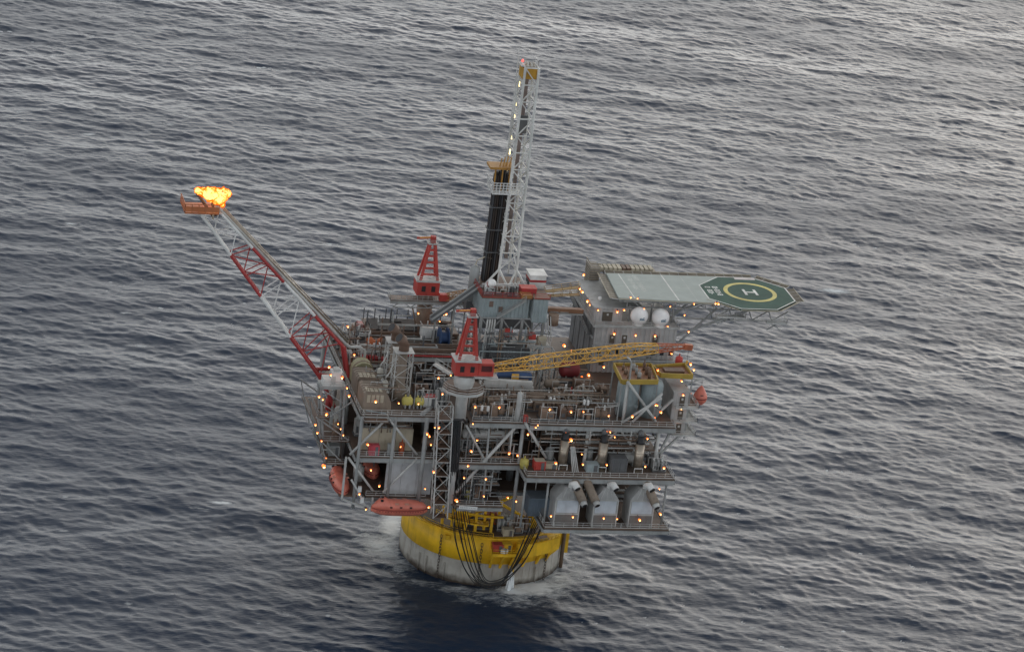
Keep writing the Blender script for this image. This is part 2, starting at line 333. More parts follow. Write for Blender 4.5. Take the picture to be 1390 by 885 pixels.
def make_spar():
    t = thing('spar_hull', (0, 0, 0), 'huge round yellow and grey spar hull standing in the sea', 'hull')
    HM = hull_mat()
    MB().lathe((0, 0, 0), [(18, -8), (18, 0), (18, 1.2), (18.0, 5.3)], 96).build('waterline_shell', HM, t, True)
    MB().lathe((0, 0, 0), [(18.05, 5.3), (18.05, 11.2)], 96).build('yellow_shell', YEL, t, True)
    MB().lathe((0, 0, 0), [(17.6, 11.2), (18.3, 11.203), (18.3, 11.5), (17.6, 11.503)], 96).build('rim', YEL, t)
    for k in range(24):                                   # weld seams and anodes on the grey band
        a = k * 15 + 4
        MB().bar(pol(18.03, a, 1.0), pol(18.03, a, 5.2), 0.05).build('weld_seam', HM, t)
    MB().lathe((0, 0, 0), [(17.2, 11.45), (17.2, 11.62)], 64).build('top_deck', DECKM, t)
    for a in (-55, -125, 125, 55):                        # four legs up to the topsides
        MB().tube(pol(14, a, 11.6), pol(15.5, a, 22.8), 1.15, 16).build('leg', YEL, t, True)
    for a0, a1 in ((-55, -125), (-125, 125 - 360), (55, -55)):
        MB().tube(pol(14.2, a0, 12.8), pol(15.4, a1, 22.4), 0.35, 10).build('brace', YEL, t, True)
        MB().tube(pol(14.2, a1, 12.8), pol(15.4, a0, 22.4), 0.35, 10).build('brace', YEL, t, True)
    # yellow stanchions and gantry on the deck seen under the topsides
    for a, r, h in ((-118, 15.5, 4.2), (-110, 15.5, 4.6), (-103, 14, 5.0), (-97, 15, 4.4), (-130, 15.5, 4.0), (-138, 16, 3.5), (-88, 12, 5)):
        MB().bar(pol(r, a, 11.6), pol(r, a, 11.6 + h), 0.55).build('stanchion', YEL, t)
    MB().sweep(arc(15.5, -140, -88, 15.4, 12), 0.3, 6).build('walkway_beam', YEL, t)
    b = MB(); sector(b, 14.2, 17.0, -142, -100, 13.6, 13.8, 14); b.build('walkway', YEL, t)
    railing(t, arc(18.1, -150, -96, 11.5, 16), YEL)
    railing(t, arc(17.0, -142, -100, 13.8, 12), YEL, name='walkway_railing')
    # working balcony on the right front
    b = MB(); sector(b, 18.08, 22.3, -97, -82, 9.0, 9.5, 8); b.build('balcony_floor', YEL, t)
    b = MB(); sector(b, 18.09, 20.6, -82, -48, 9.2, 9.7, 14); b.build('balcony_floor', YEL, t)
    b = MB(); sector(b, 20.5, 20.75, -81, -48, 8.0, 11.0, 14); b.build('bulwark', YEL, t)
    for a in (-96, -89, -82, -72, -60, -50):
        MB().bar(pol(18.0, a, 4.6), pol(21.2 if a < -81 else 20.2, a, 9.0), 0.5).build('bracket', YEL, t)
    railing(t, [pol(18.4, -97, 9.5)] + arc(22.2, -97, -82, 9.5, 4) + [pol(20.6, -82, 9.7)], YEL, name='balcony_railing')
    railing(t, arc(20.6, -81, -48, 11.0, 8), YEL, h=0.7, name='balcony_railing')
    # rubbing strake with its pipe at the right edge
    MB().bar(pol(18.9, -17, 3.0), pol(18.9, -17, 12.8), 1.0, 1.2).build('fender', YEL, t)
    MB().tube(pol(18.6, -24, -3), pol(18.6, -24, 12), 0.45, 10).build('caisson_pipe', mat('rusty_pipe', (0.12, 0.08, 0.05), dirt=0.6), t, True)
    MB().tube(pol(18.5, -80, -1), pol(18.5, -80, 7.5), 0.35, 8).build('caisson_pipe', YEL, t, True)
    for a in (-150, -143, -60, -128): MB().tube(pol(18.25, a, -1), pol(18.25, a, 4.0), 0.16, 6).build('drain_pipe', HM, t)
    for a in (-117, -128, -96, -78): MB().box(-.5, -.5, 0, .5, .5, 1.0).build('fairlead', YEL, t).location = pol(18.3, a, 9.6)
make_spar()
CHAIN = mat('chain_rust', (0.06, 0.045, 0.035), dirt=0.5)
def link_mesh():
    b = MB(); pts = []
    ring = [(0.30 * math.cos(a), 0, 0.17 * (1 if math.sin(a) > 0 else -1) + 0.30 * math.sin(a)) for a in [2 * math.pi * k / 10 for k in range(11)]]
    b.sweep(ring, 0.085, 5); return b
LM = [None, None]
def chain(a, label):
    t = thing('mooring_chain', pol(18.5, a, 10.2), label, 'chain', 'mooring chains down the hull side')
    n = 20
    for i in range(n):
        if LM[0] is None:
            o = link_mesh().build('link', CHAIN, None); LM[0] = o.data; o.parent = t
        else:
            o = bpy.data.objects.new('link', LM[0]); COL.objects.link(o); o.parent = t
        o.location = (0, 0, -0.36 - i * 0.72); o.rotation_euler = (0, 0, R(a + 90 + 90 * (i % 2)))
        o.scale = (.75, .75, 1.0)
chain(CA * 180 / math.pi - 27.5, 'rusty mooring chain hanging down the hull left of the hoses')
chain(CA * 180 / math.pi + 1.5, 'rusty mooring chain hanging down the hull beside the yellow balcony bracket')
chain(CA * 180 / math.pi + 53, 'rusty mooring chain down the hull at the right end of the balcony')
# black hoses sagging from the topsides to the balcony
def catenary(p, q, low, n=26):
    pts = []
    p, q = Vector(p), Vector(q)
    for i in range(n + 1):
        s = i / n; c = p.lerp(q, s); k = 4 * s * (1 - s)
        base = p.z + (q.z - p.z) * s
        c.z = base - (((p.z + q.z) / 2 - low) * (1 - abs(2 * s - 1) ** 2.6)); pts.append(c)
    return pts
HOSE = mat('hose_black', (0.02, 0.022, 0.024), rough=0.5, dirt=0.3)
def spline(P_, n=6):
    out = []; Q = [P_[0] * 2 - P_[1]] + P_ + [P_[-1] * 2 - P_[-2]]
    for i in range(1, len(Q) - 2):
        for k in range(n):
            t = k / n; p0, p1, p2, p3 = Q[i - 1:i + 3]
            out.append(.5 * ((2 * p1) + (p2 - p0) * t + (2 * p0 - 5 * p1 + 4 * p2 - p3) * t * t + (3 * p1 - p0 - 3 * p2 + p3) * t ** 3))
    return out + [P_[-1]]
HN = ['outermost', 'second', 'third', 'fourth', 'fifth', 'sixth', 'seventh', 'innermost']
for i in range(8):
    f = i / 7; j = random.Random(i).uniform(-2, 2)
    px = [(611 + 20 * f, 640, -29.6), (613 + 21 * f, 690, -28.6), (617 + 27 * f + j, 735, -25), (630 + 24 * f + j, 773 + 2 * f, -22.4), (650 + 14 * f, 794 - 5 * f + j, -21.6), (676 + 8 * f, 796 - 12 * f + j, -21.6), (694 + 14 * ((i * 3) % 8) / 7 + j, 768 - 4 * f, -22.8), (708 + 18 * ((i * 3) % 8) / 7 + j, 737 - 4 * f, -25.5), (722 + 20 * ((i * 3) % 8) / 7, 703, -28)]
    h = MB().sweep(spline([at(u, v, y=y_) for u, v, y_ in px]), 0.085 + 0.02 * (i % 3), 6).build('riser_hose', HOSE, None, True)
    tag(h, 'black hose looping past the hull, %s of the bundle counted from the left' % HN[i], 'hose', 'bundle of black hoses looping past the hull')
# water jet from the hull
jp = at(693, 772, y=-19.5)
WJ = thing('water_jet', jp, 'white jet of discharged water falling from the hull into the sea', 'water jet'); WM = mat('white_water', (0.80, 0.83, 0.84), rough=0.5, dirt=0)
for k in range(14):
    r_ = random.Random(k); e = Vector((r_.uniform(-.5, .5), r_.uniform(-.5, .3), 0)); g_ = r_.uniform(.5, 1)
    MB().sweep([jp + Vector((0, 1.2, 0.3)) + e * .2, jp + e * .3, jp + e * .8 + Vector((.1, -.3, -1.6 * g_)), jp + e * 1.5 + Vector((.2, -.5, -3.2 * g_)), jp + e * 2.2 + Vector((.2, -.5, -5.2))], .10, 5, .16).build('strand', WM, WJ, True)

# ---------------------------------------------------------------- topsides: decks, columns, braces
ZC, ZM, ZT, ZB = 24.6, 34.0, 43.5, 23.3
YF = -27.0
TS = thing('topsides_frame', (0, 0, 22), 'grey steel deck frame of the platform topsides carrying all modules', 'platform')
def deckplate(pts, z, th=0.35, mt=None, name='deck_plate'): MB().prism(pts, z - th, z).build(name, mt or DECKM, TS)
deckplate([(-36, YF), (-13, YF), (-13, -29.3), (0, -29.3), (0, -30), (32, -30), (32, 22), (-36, 22)], ZT)
deckplate([(-36, YF), (-16, YF), (-16, -29.5), (-1, -29.5), (-1, -36), (31.5, -36), (31.5, 22), (-36, 22)], ZM)
deckplate([(-33, YF + .8), (-20, YF + .8), (-14, -30.5), (-4, -30.5), (-4, -22), (30, -22), (30, 22), (-36, 22), (-36, -10)], ZC)
deckplate([(3.5, -38.4), (31, -38.4), (31, -21), (3.5, -21)], ZB, name='balcony_plate')
def girder(p, q, h=1.5, wd=0.5, mt=None):   # I-beam: web and two flanges
    p, q = Vector(p), Vector(q); b = MB(); b.bar(p - Z * h / 2, q - Z * h / 2, wd * 0.35, h)
    b.bar(p - Z * 0.06, q - Z * 0.06, wd, 0.12); b.bar(p - Z * (h - 0.06), q - Z * (h - 0.06), wd, 0.12); b.build('girder', mt or GREY, TS)
for z, segs in ((ZT, [(-36, YF, -13, YF), (-13, -29.4, 0, -29.4), (0, -30.1, 32, -30.1), (-36.1, YF, -36.1, 22), (32.1, -30, 32.1, 22), (-36, 22.1, 32, 22.1)]),
                (ZM, [(-36, YF, -16, YF), (-16, -29.6, -1, -29.6), (-1, -36.1, 31.5, -36.1), (-36.1, YF, -36.1, 22), (31.6, -36, 31.6, 22), (-1.1, -36, -1.1, -29.6)]),
                (ZC, [(-33, YF + .7, -20, YF + .7), (-14, -30.6, -4, -30.6), (-36.1, -10, -36.1, 22), (-33, YF + .7, -36.1, -10), (-4, -22, 30, -22)]),
                (ZB, [(3.5, -38.5, 31, -38.5), (3.4, -38.4, 3.4, -21), (31.1, -38.4, 31.1, -21)])):
    for x0, y0, x1, y1 in segs: girder((x0, y0, z - 0.36), (x1, y1, z - 0.36), .95 if z > 30 else .75)
for z in (ZT, ZM, ZC):
    for k in range(-2, 3): girder((-35.5, k * 9, z - 0.37), (31, k * 9, z - 0.37), 1.2, mt=DGREY)
def col(p, q, r=0.5, name='column', mt=None): return MB().tube(p, q, r * .8, 12).build(name, mt or GREY, TS, True)
def pbr(a, b_, y, r=0.33, y2=None):
    return col(at(*a, y=y), at(*b_, y=y if y2 is None else y2), r, 'brace', LGREY)
for xx in (-35.5, -11, 8, 31):
    for yy in (-9, 5, 21): col((xx, yy, 22.5), (xx, yy, ZT - .4), 0.7)
# front left bay
col((-35.7, YF, 22), (-35.7, YF, ZT - .4), .45); col((-28.5, YF, ZC), (-28.5, YF, ZT - .4), .45); col((-21.7, YF, ZC), (-21.7, YF, ZT - .3), .6)
pbr((526, 567), (475, 617), YF); pbr((527, 567), (566, 617), YF); pbr((473, 621), (506, 666), YF); pbr((566, 622), (520, 668), YF)
col(at(573, 562, y=YF), at(590, 549, y=-20), .6, 'brace')
# centre bay
col((-15.2, -29, 22.5), (-15.2, -29, ZT), 0.85, mt=LGREY); col((-1.2, -29, 21), (-1.2, -29, ZT - .4), .5)
pbr((633, 577), (659, 627), -29); pbr((702, 577), (619, 668), -29, .45); col(at(665, 568, y=-29), at(655, 690, y=-29), .3)
# right bay
col((13, -29.5, 22), (13, -29.5, ZT - .4), .5, mt=LGREY); col((28.7, -29.5, 22), (28.7, -29.5, ZT - .4), .5, mt=LGREY)
pbr((713, 574), (741, 621), -29.6, .42); pbr((839, 583), (822, 601), -29.6); pbr((842, 583), (877, 634), -29.6)
pbr((822, 601), (800, 640), -29.6)
for x_ in (-1, 4.2, 31): col((x_ * .97, -35.6, 22), (x_ * .97, -35.6, ZM - .4), .3)
for x_ in (31.3,): 
    for y_ in (-20, -9, 4): col((x_, y_, 22), (x_, y_, ZT), .4)
# railings on every deck edge
railing(TS, [(-36, YF, ZT), (-16.5, YF, ZT)]); railing(TS, [(-12.5, -29.3, ZT), (0, -29.3, ZT), (0, -30, ZT), (32, -30, ZT)])
railing(TS, [(-36, YF, ZM), (-16, YF, ZM), (-16, -29.4, ZM), (-1, -29.4, ZM), (-1, -35.9, ZM), (31.4, -35.9, ZM), (31.4, -20, ZM)])
railing(TS, [(-33, YF + .9, ZC), (-20, YF + .9, ZC)]); railing(TS, [(-14, -30.4, ZC), (-4, -30.4, ZC)])
railing(TS, [(3.6, -30, ZB), (3.6, -38.2, ZB), (30.9, -38.2, ZB), (30.9, -22, ZB)])
railing(TS, [(-36, YF, ZT), (-36, 22, ZT), (-10, 22, ZT)])

# ---------------------------------------------------------------- living quarters
LQ = thing('living_quarters', (20.3, 1, ZT), 'big grey corrugated living quarters block below the helideck', 'building')
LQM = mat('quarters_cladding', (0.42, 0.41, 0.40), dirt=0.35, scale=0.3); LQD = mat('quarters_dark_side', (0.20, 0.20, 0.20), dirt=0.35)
ROOF = mat('roof_grey', (0.42, 0.42, 0.41), dirt=0.35, streak=False)
b = MB(); corr(b, (20.5, 1.2), (39.3, 1.2), ZT, 54.2, (0, -1), 1.05, .16); b.build('front_wall', LQM, LQ)
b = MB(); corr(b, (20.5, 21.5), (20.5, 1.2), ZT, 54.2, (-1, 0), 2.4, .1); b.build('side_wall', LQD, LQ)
b = MB(); corr(b, (39.3, 1.2), (39.3, 21.5), ZT, 54.2, (1, 0), 1.2, .14); b.build('side_wall', LQM, LQ)
b = MB(); corr(b, (39.3, 21.5), (20.5, 21.5), ZT, 54.2, (0, 1), 1.2, .14); b.build('back_wall', LQM, LQ)
MB().box(19.9, 0.6, 54.2, 39.7, 22, 54.55).build('roof', ROOF, LQ)
US = MB(); corr(US, (20.6, 3.6), (27.0, 3.6), 54.55, 57.7, (0, -1), 0.9, .14); corr(US, (20.6, 20), (20.6, 3.6), 54.55, 57.7, (-1, 0), 1.4, .1)
corr(US, (27, 3.6), (27, 20), 54.55, 57.7, (1, 0), 1.4, .1); corr(US, (27, 20), (20.6, 20), 54.55, 57.7, (0, 1), 1.4, .1); US.build('upper_storey', LQM, LQ)
ur = MB().box(20.2, 3.2, 57.7, 31.5, 20.4, 57.95).build('upper_roof', ROOF, LQ)
MB().box(19.9, 1.0, 51.5, 20.3, 21.8, 51.7).build('side_walkway', GREY, LQ)
# front windows and doors
def door(x, y, z, w_=1.1, h_=2.3, par=LQ, mt=None):
    d = MB().box(x - w_ / 2, y - .12, z, x + w_ / 2, y, z + h_).build('door', mt or mat('door_brown', (0.10, 0.08, 0.06), dirt=.2), par)
    MB().box(x - w_ / 2 - .1, y - .16, z + h_, x + w_ / 2 + .1, y, z + h_ + .12).build('door_frame', LGREY, d)
    MB().box(x - .22, y - .15, z + h_ * .6, x + .22, y - .12, z + h_ * .82).build('door_pane', LGREY, d)
for x in (24.6, 27.4, 34.5): door(x, 1.02, 50.2)
for x in (33.5, 22.8): door(x, 1.02, 45.2)
door(23.6, 3.44, 54.7, 2.2, 2.2)
railing(LQ, [(20.2, 20, 54.55), (20.2, .8, 54.55), (39.5, .8, 54.55), (39.5, 18, 54.55)], h=1.0)
MB().box(20.2, -.9, 49.7, 39.6, 1.0, 49.9).build('gallery', GREY, LQ); railing(LQ, [(20.3, -.8, 49.9), (39.5, -.8, 49.9)])
MB().box(20.2, -.9, 46.9, 39.6, 1.0, 47.1).build('gallery', GREY, LQ); railing(LQ, [(20.3, -.8, 47.1), (39.5, -.8, 47.1)])
for k in range(9): MB().box(21.6 + k * 2.05, .98, 47.9, 22.5 + k * 2.05, 1.02, 48.9).build('window', mat('window_glass', (0.03, 0.035, 0.04), rough=.15, dirt=0), LQ)
# sloping pipe and stairs on the dark side wall
b = MB(); b.bar((19.6, 20.5, 54.4), (19.6, 2.5, 51.8), 1.1, .25); b.build('stair_flight', DGREY, LQ)
railing(LQ, [(19.1, 20.5, 54.5), (19.1, 2.5, 51.9)], GREY)
for k in range(4): MB().bar((20.35, 4 + k * 4.6, 43.6), (20.35, 4 + k * 4.6, 54.1), .14).build('rib', DGREY, LQ)
DOME = {}
SB = mat('radome_white', (0.90, 0.88, 0.86), rough=.45, dirt=.06)
def radome(c, r, label, grp='white satellite domes on the quarters roof'):
    t = thing('radome', c, label, 'radome', grp)
    pr = [(r * .52, 0), (r * .50, r * .28)] + [(r * math.cos(a), r * 1.18 + r * math.sin(a)) for a in [R(-58 + k * 11.4) for k in range(13)]] + [(r * .1, r * 2.175)]
    t2_ = MB().lathe(c, pr, 32).build('dome', SB, t, True); DOME[t.name] = t2_
    MB().lathe(c, [(r * .62, 0), (r * .62, r * .1)], 24).build('base_ring', LGREY, t)
    return t
def radome_logo(t, c, r):
    lg = MB(); vs = []
    cc = Vector(c) + Z * r * 1.18
    def sp(a, e): return cc + Vector((math.cos(R(e)) * math.cos(R(a)), math.cos(R(e)) * math.sin(R(a)), math.sin(R(e)))) * (r * 1.006)
    for i, (a0, a1, e0, e1) in enumerate([(-100, -93, -12, 2), (-92, -84, -12, 4), (-83, -77, -12, 0), (-76, -66, -12, 5)]):
        lg.add([sp(a0, e0), sp(a1, e0), sp(a1, e1), sp(a0, e1)], [(0, 1, 2, 3)])
    lg.build('logo', mat('logo_blue', (0.10, 0.20, 0.27), dirt=0), DOME[t.name])
    lg = MB()
    for (a0, a1, e0, e1) in [(-101, -65, -16, -13), (-96, -90, -4, 3), (-80, -70, 1, 7)]: lg.add([sp(a0, e0), sp(a1, e0), sp(a1, e1), sp(a0, e1)], [(0, 1, 2, 3)])
    lg.build('logo_text', mat('logo_grey', (0.33, 0.40, 0.45), dirt=0), DOME[t.name])
for px, lab in (((866, 442), 'white satellite dome nearer the upper storey of the quarters'), ((895, 444), 'white satellite dome nearer the outer end of the quarters roof')):
    c = at(*px, z=54.55); t = radome(c, 1.98, lab); radome_logo(t, c, 1.98)
radome(at(814, 408, z=57.95), .45, 'tiny white dome on the bare upper roof of the quarters', None)

# ---------------------------------------------------------------- helideck
HZ = 60.6
HD = thing('helideck', (40, 6, HZ - 1), 'long grey and green helicopter deck with yellow ring and white H', 'helideck')
HC = Vector((55.7, 5.4)); s8 = 8.44; hh = s8 / 2; gg = hh * (1 + 2 ** .5)
PADG = mat('pad_green', (0.030, 0.088, 0.066), dirt=.3, dirt_col=(.1, .12, .1), streak=False, rough=.8); PADS = mat('pad_grey', (0.40, 0.445, 0.42), dirt=.15, dirt_col=(.25, .27, .26), streak=False, rough=.8, vary=.06)
MARK = mat('marking_white', (0.70, 0.71, 0.68), dirt=.12, streak=False); RINGY = mat('marking_yellow', (0.60, 0.52, 0.14), dirt=.1, streak=False)
octp = [(HC.x + sx, HC.y + sy) for sx, sy in ((-hh, gg), (-gg, hh), (-gg, -hh), (-hh, -gg), (hh, -gg), (gg, -hh), (gg, hh), (hh, gg))]
y0h, y1h, x0h = -1.3, HC.y + gg, 24.6
y0h = HC.y - gg + 2.2
MB().prism([(x0h, -.2), (HC.x - gg + 1, -1.5), (HC.x - hh, HC.y + gg), (x0h + 1, HC.y + gg)][::1], HZ - .5, HZ - .02).build('grey_deck', PADS, HD)
MB().prism(octp, HZ - .5, HZ).build('green_pad', PADG, HD)
k_ = 0.972
for i in range(8):
    a, c = Vector(octp[i]), Vector(octp[(i + 1) % 8]); a2, c2 = HC.lerp(a, k_), HC.lerp(c, k_)
    MB().prism([(a.x, a.y), (c.x, c.y), (c2.x, c2.y), (a2.x, a2.y)], HZ + .004, HZ + .012).build('border_line', MARK, HD)
RC = Vector((56.6, 6.0)); b = MB(); n = 64; R1, R0 = 6.05, 5.1
b.loft([[(RC.x + q * math.cos(2 * math.pi * k / n), RC.y + q * math.sin(2 * math.pi * k / n), z) for q, z in ((R0, HZ + .004), (R1, HZ + .004), (R1, HZ + .014), (R0, HZ + .014))] for k in range(n + 1)], False)
b.build('touchdown_ring', RINGY, HD)
b = MB()
for q in (-1, 1): b.box(RC.x + q * 1.25 - .3, RC.y - 1.75, HZ + .004, RC.x + q * 1.25 + .3, RC.y + 1.75, HZ + .012)
b.box(RC.x - .95, RC.y - .28, HZ + .004, RC.x + .95, RC.y + .28, HZ + .0121); b.build('letter_h', MARK, HD)
def glyphs(x, y0, y1, h_, n_, gaps=(), mt=None, hgt=HZ + .004):   # a row of block letters, too small to read, running across the deck
    stp = (y1 - y0) / n_
    for i in range(n_):
        if i in gaps: continue
        b = MB(); ya = y1 - i * stp; wd = stp * .72; st = min(.2, wd * .35)
        b.box(x, ya - st, hgt, x + h_, ya, hgt + .008)
        if i % 3 != 1: b.box(x, ya - wd, hgt, x + h_, ya - wd + st, hgt + .0081)
        for q in ([0, .8], [.4], [0, .4, .8])[i % 3]: b.box(x + q * h_, ya - wd, hgt, x + (q + .2) * h_, ya, hgt + .0079)
        b.build('lettering', mt or MARK, HD)
glyphs(48.4, 3.2, 9.0, 1.25, 6); glyphs(46.7, 3.9, 8.8, 1.2, 5, (1,))
FAINT = mat('marking_faint', (0.50, 0.53, 0.50), dirt=.2, streak=False)
glyphs(31.2, 4.0, 14.6, 1.1, 14, (5,), FAINT, HZ - .016); glyphs(29.7, 5.3, 14.2, 1.0, 11, (), FAINT, HZ - .016)
b = MB(); b.box(57.2 - 1.9, 14.1, HZ + .004, 57.2 + 2.9, 15.3, HZ + .01); b.build('notice_panel', mat('notice_pink', (0.62, .56, .55), dirt=.2), HD)
def strip(p, q, wd, mt, z=HZ - .014, name='deck_line'):
    p, q = Vector(p), Vector(q); d = (q - p).normalized(); nn = Vector((-d.y, d.x)) * wd / 2
    MB().prism([p - nn, q - nn, q + nn, p + nn], z, z + .008).build(name, mt, HD)
strip((28.3, -.3), (28.3, 15.5), .22, MARK); strip((38.3, -.8), (38.3, 15.5), .30, MARK); strip((42.6, -1), (42.6, 15.4), .12, FAINT); strip((25.4, 7.5), (45.4, 7.5), .14, FAINT, HZ - .013)
# safety net panels on outriggers
def net_run(p, q, out, n_, wd=1.7, up=.25):
    p, q, out = Vector(p), Vector(q), Vector(out)
    for i in range(n_):
        a, c = p.lerp(q, i / n_), p.lerp(q, (i + .97) / n_)
        nb = MB(); nb.add([(*a, HZ - .3), (*c, HZ - .3), (*(c + out * wd), HZ - .3 + up), (*(a + out * wd), HZ - .3 + up)], [(0, 1, 2, 3), (3, 2, 1, 0)])
        nb.v = [(x, y, z) for x, y, z in nb.v]; nb.build('safety_net', NET, HD)
        MB().bar((*a, HZ - .35), (*(a + out * wd), HZ - .35 + up), .12).build('net_outrigger', LGREY, HD)
    MB().bar((*(p + out * wd), HZ - .28 + up), (*(q + out * wd), HZ - .28 + up), .13).build('net_rail', CREAM, HD)
net_run((x0h - .1, -.2), (x0h + .9, HC.y + gg), (-1, 0), 11, 1.9)
net_run((x0h + 1, HC.y + gg), (HC.x + hh, HC.y + gg), (0, 1), 16, 1.8)
for i, out in ((4, (.71, -.71)), (5, (1, 0)), (6, (.71, .71)), (3, (0, -1)), (2, (-.71, -.71))):
    net_run(octp[i], octp[(i + 1) % 8], out, 4, 1.9 if i in (5, 6) else .9)
net_run((x0h, -.25), (HC.x - gg + 1, -1.5), (0, -1), 8, .6)
# deck beams, trusses and struts below
for y_ in (0.8, 7.0, 13.5):
    MB().bar((25, y_, HZ - .9), (65, y_, HZ - .9), .35, .8).build('deck_beam', GREY, HD)
    MB().bar((27, y_, HZ - 2.4), (62, y_, HZ - 2.4), .28).build('truss_chord', GREY, HD)
    for k in range(12):
        x_ = 27 + k * 3
        MB().bar((x_, y_, HZ - 2.4), (x_ + (3 if k % 2 else 0), y_, HZ - 1.3), .18).build('truss_web', GREY, HD)
        MB().bar((x_ + 3, y_, HZ - 2.4), (x_ + 1.5, y_, HZ - 1.3), .18).build('truss_web', GREY, HD)
for x_ in range(26, 66, 4): MB().bar((x_, -.6 if x_ < 46 else -2.5, HZ - .7), (x_, 14.6, HZ - .7), .25, .5).build('cross_beam', GREY, HD)
for x_ in (28, 33, 38):
    for y_ in (1.6, 13.5): MB().tube((x_, y_, 54.55), (x_, y_, HZ - 2.2), .22, 8).build('support_post', GREY, HD)
for x_, x2 in ((39.4, 48), (39.4, 56)):
    for y_ in (1.5, 13.5): MB().tube((x_, y_, 49 if x2 < 50 else 51.5), (x2, y_, HZ - 2.3), .28, 8).build('support_strut', GREY, HD)
for k in range(4):
    MB().tube((46 + k * 4.6, 0.8, HZ - 2.4), (48.4 + k * 4.6, 5, HZ - 6.2), .16, 6).build('lower_strut', LGREY, HD)
    MB().tube((50.6 + k * 4.6, 0.8, HZ - 2.4), (48.4 + k * 4.6, 5, HZ - 6.2), .16, 6).build('lower_strut', LGREY, HD)
MB().tube((40, 5, HZ - 6.3), (63, 5, HZ - 6.3), .2, 6).build('lower_strut', LGREY, HD)
# access landings at the near edge
for x_, w_ in ((46.5, 6.5), (57.2, 4.5)):
    yb = -2.0 if x_ < 50 else -4.9
    MB().box(x_, yb - 2.2, HZ - 2.6, x_ + w_, yb, HZ - 2.4).build('access_landing', LGREY, HD)
    railing(HD, [(x_, yb - 2.1, HZ - 2.4), (x_ + w_, yb - 2.1, HZ - 2.4), (x_ + w_, yb, HZ - 2.4)], name='landing_railing')
    MB().bar((x_ + w_ - .6, yb - .4, HZ - 4.6), (x_ + .5, yb - .4, HZ - 2.4), .2).build('landing_strut', GREY, HD)
    MB().bar((x_ + .6, yb - .4, HZ - 4.6), (x_ + w_ - .5, yb - .4, HZ - 2.4), .2).build('landing_strut', GREY, HD)
HD.location.x += .78; HD.location.y += 2.72
# tan stair house behind the far left corner
SH = thing('stair_house', (22, 16, 57.9), 'tan louvred stair house behind the far corner of the helideck', 'stair house')
MB().box(22.4, 17.6, 54.55, 24.6, 21.8, HZ + .4).build('tower', mat('tan_louvre', (.20, .18, .16), dirt=.4), SH)
for k in range(12): MB().box(22.3, 17.5, 55.2 + k * .6, 24.7, 17.6, 55.45 + k * .6).build('louvre', NET, SH); MB().box(22.3, 17.7, 55.2 + k * .6, 22.4, 21.8, 55.45 + k * .6).build('louvre', NET, SH)
for k in range(12):
    MB().box(24.8 + k * 1.05, 18.2, HZ - .2, 25.6 + k * 1.05, 20.8, HZ + .35).build('louvre_panel', CREAM if k not in (5, 6) else BROWN, SH)
MB().box(24.6, 17.9, HZ - .6, 37.8, 21.0, HZ - .22).build('landing', NET, SH)
railing(SH, [(24.6, 21, HZ - .2), (37.8, 21, HZ - .2)]); SH.location.x += .8; SH.location.y += 2.7
for x_ in (26, 31, 36.5): MB().bar((x_, 19.2, 54.55), (x_, 19.2, HZ - .6), .25).build('post', GREY, SH)


# ---------------------------------------------------------------- process equipment: builders
ORD = ['first', 'second', 'third', 'fourth', 'fifth', 'sixth', 'seventh', 'eighth', 'ninth', 'tenth', 'eleventh', 'twelfth', 'thirteenth', 'fourteenth', 'fifteenth', 'sixteenth']
def hvessel(c, r, L, mt, label, axis='x', grp=None, band=None):
    t = thing('pressure_vessel', c, label, 'vessel', grp); z = r + .5; cc = (c[0], c[1], c[2] + z)
    pr = [(.05, -L / 2 - r * .45), (r * .6, -L / 2 - r * .35), (r * .93, -L / 2 - r * .12), (r, -L / 2), (r, L / 2), (r * .93, L / 2 + r * .12), (r * .6, L / 2 + r * .35), (.05, L / 2 + r * .45)]
    MB().lathe(cc, pr, 18, axis=axis).build('shell', mt, t, True)
    for s_ in (-.3, .3):
        if axis == 'x': MB().box(c[0] + s_ * L - .15, c[1] - r * .8, c[2], c[0] + s_ * L + .15, c[1] + r * .8, c[2] + z * .8).build('saddle', GREY, t)
        else: MB().box(c[0] - r * .8, c[1] + s_ * L - .15, c[2], c[0] + r * .8, c[1] + s_ * L + .15, c[2] + z * .8).build('saddle', GREY, t)
        q = Vector((c[0] + (s_ * L if axis == 'x' else 0), c[1] + (0 if axis == 'x' else s_ * L), c[2] + z + r * .9)); MB().tube(q, q + Z * .55, .16, 8).build('nozzle', mt, t)
    if band: MB().lathe(cc, [(r * 1.02, -.12), (r * 1.02, .12)], 18, axis=axis).build('band', band, t)
    return t
def vvessel(c, r, H, mt, label, grp=None, name='vertical_vessel', cat='vessel'):
    t = thing(name, c, label, cat, grp)
    MB().lathe(c, [(r * .9, 0), (r * .9, .6), (r, .65), (r, H - r * .5), (r * .85, H - r * .2), (r * .45, H), (.05, H + .05)], 20).build('shell', mt, t, True)
    MB().tube((c[0], c[1], c[2] + H), (c[0], c[1], c[2] + H + .6), .14, 8).build('nozzle', mt, t)
    for zz in (.35, .7): MB().lathe((c[0], c[1], c[2] + H * zz), [(r * 1.02, 0), (r * 1.02, .14)], 20).build('stiffener', mt, t)
    return t
def ladder(par, p, h, mt=None):
    b = MB(); p = Vector(p)
    for s_ in (-.25, .25): b.bar(p + X * s_, p + X * s_ + Z * h, .08)
    for k in range(int(h / .4)): b.bar(p - X * .25 + Z * k * .4, p + X * .25 + Z * k * .4, .06)
    return b.build('ladder', mt or LGREY, par)
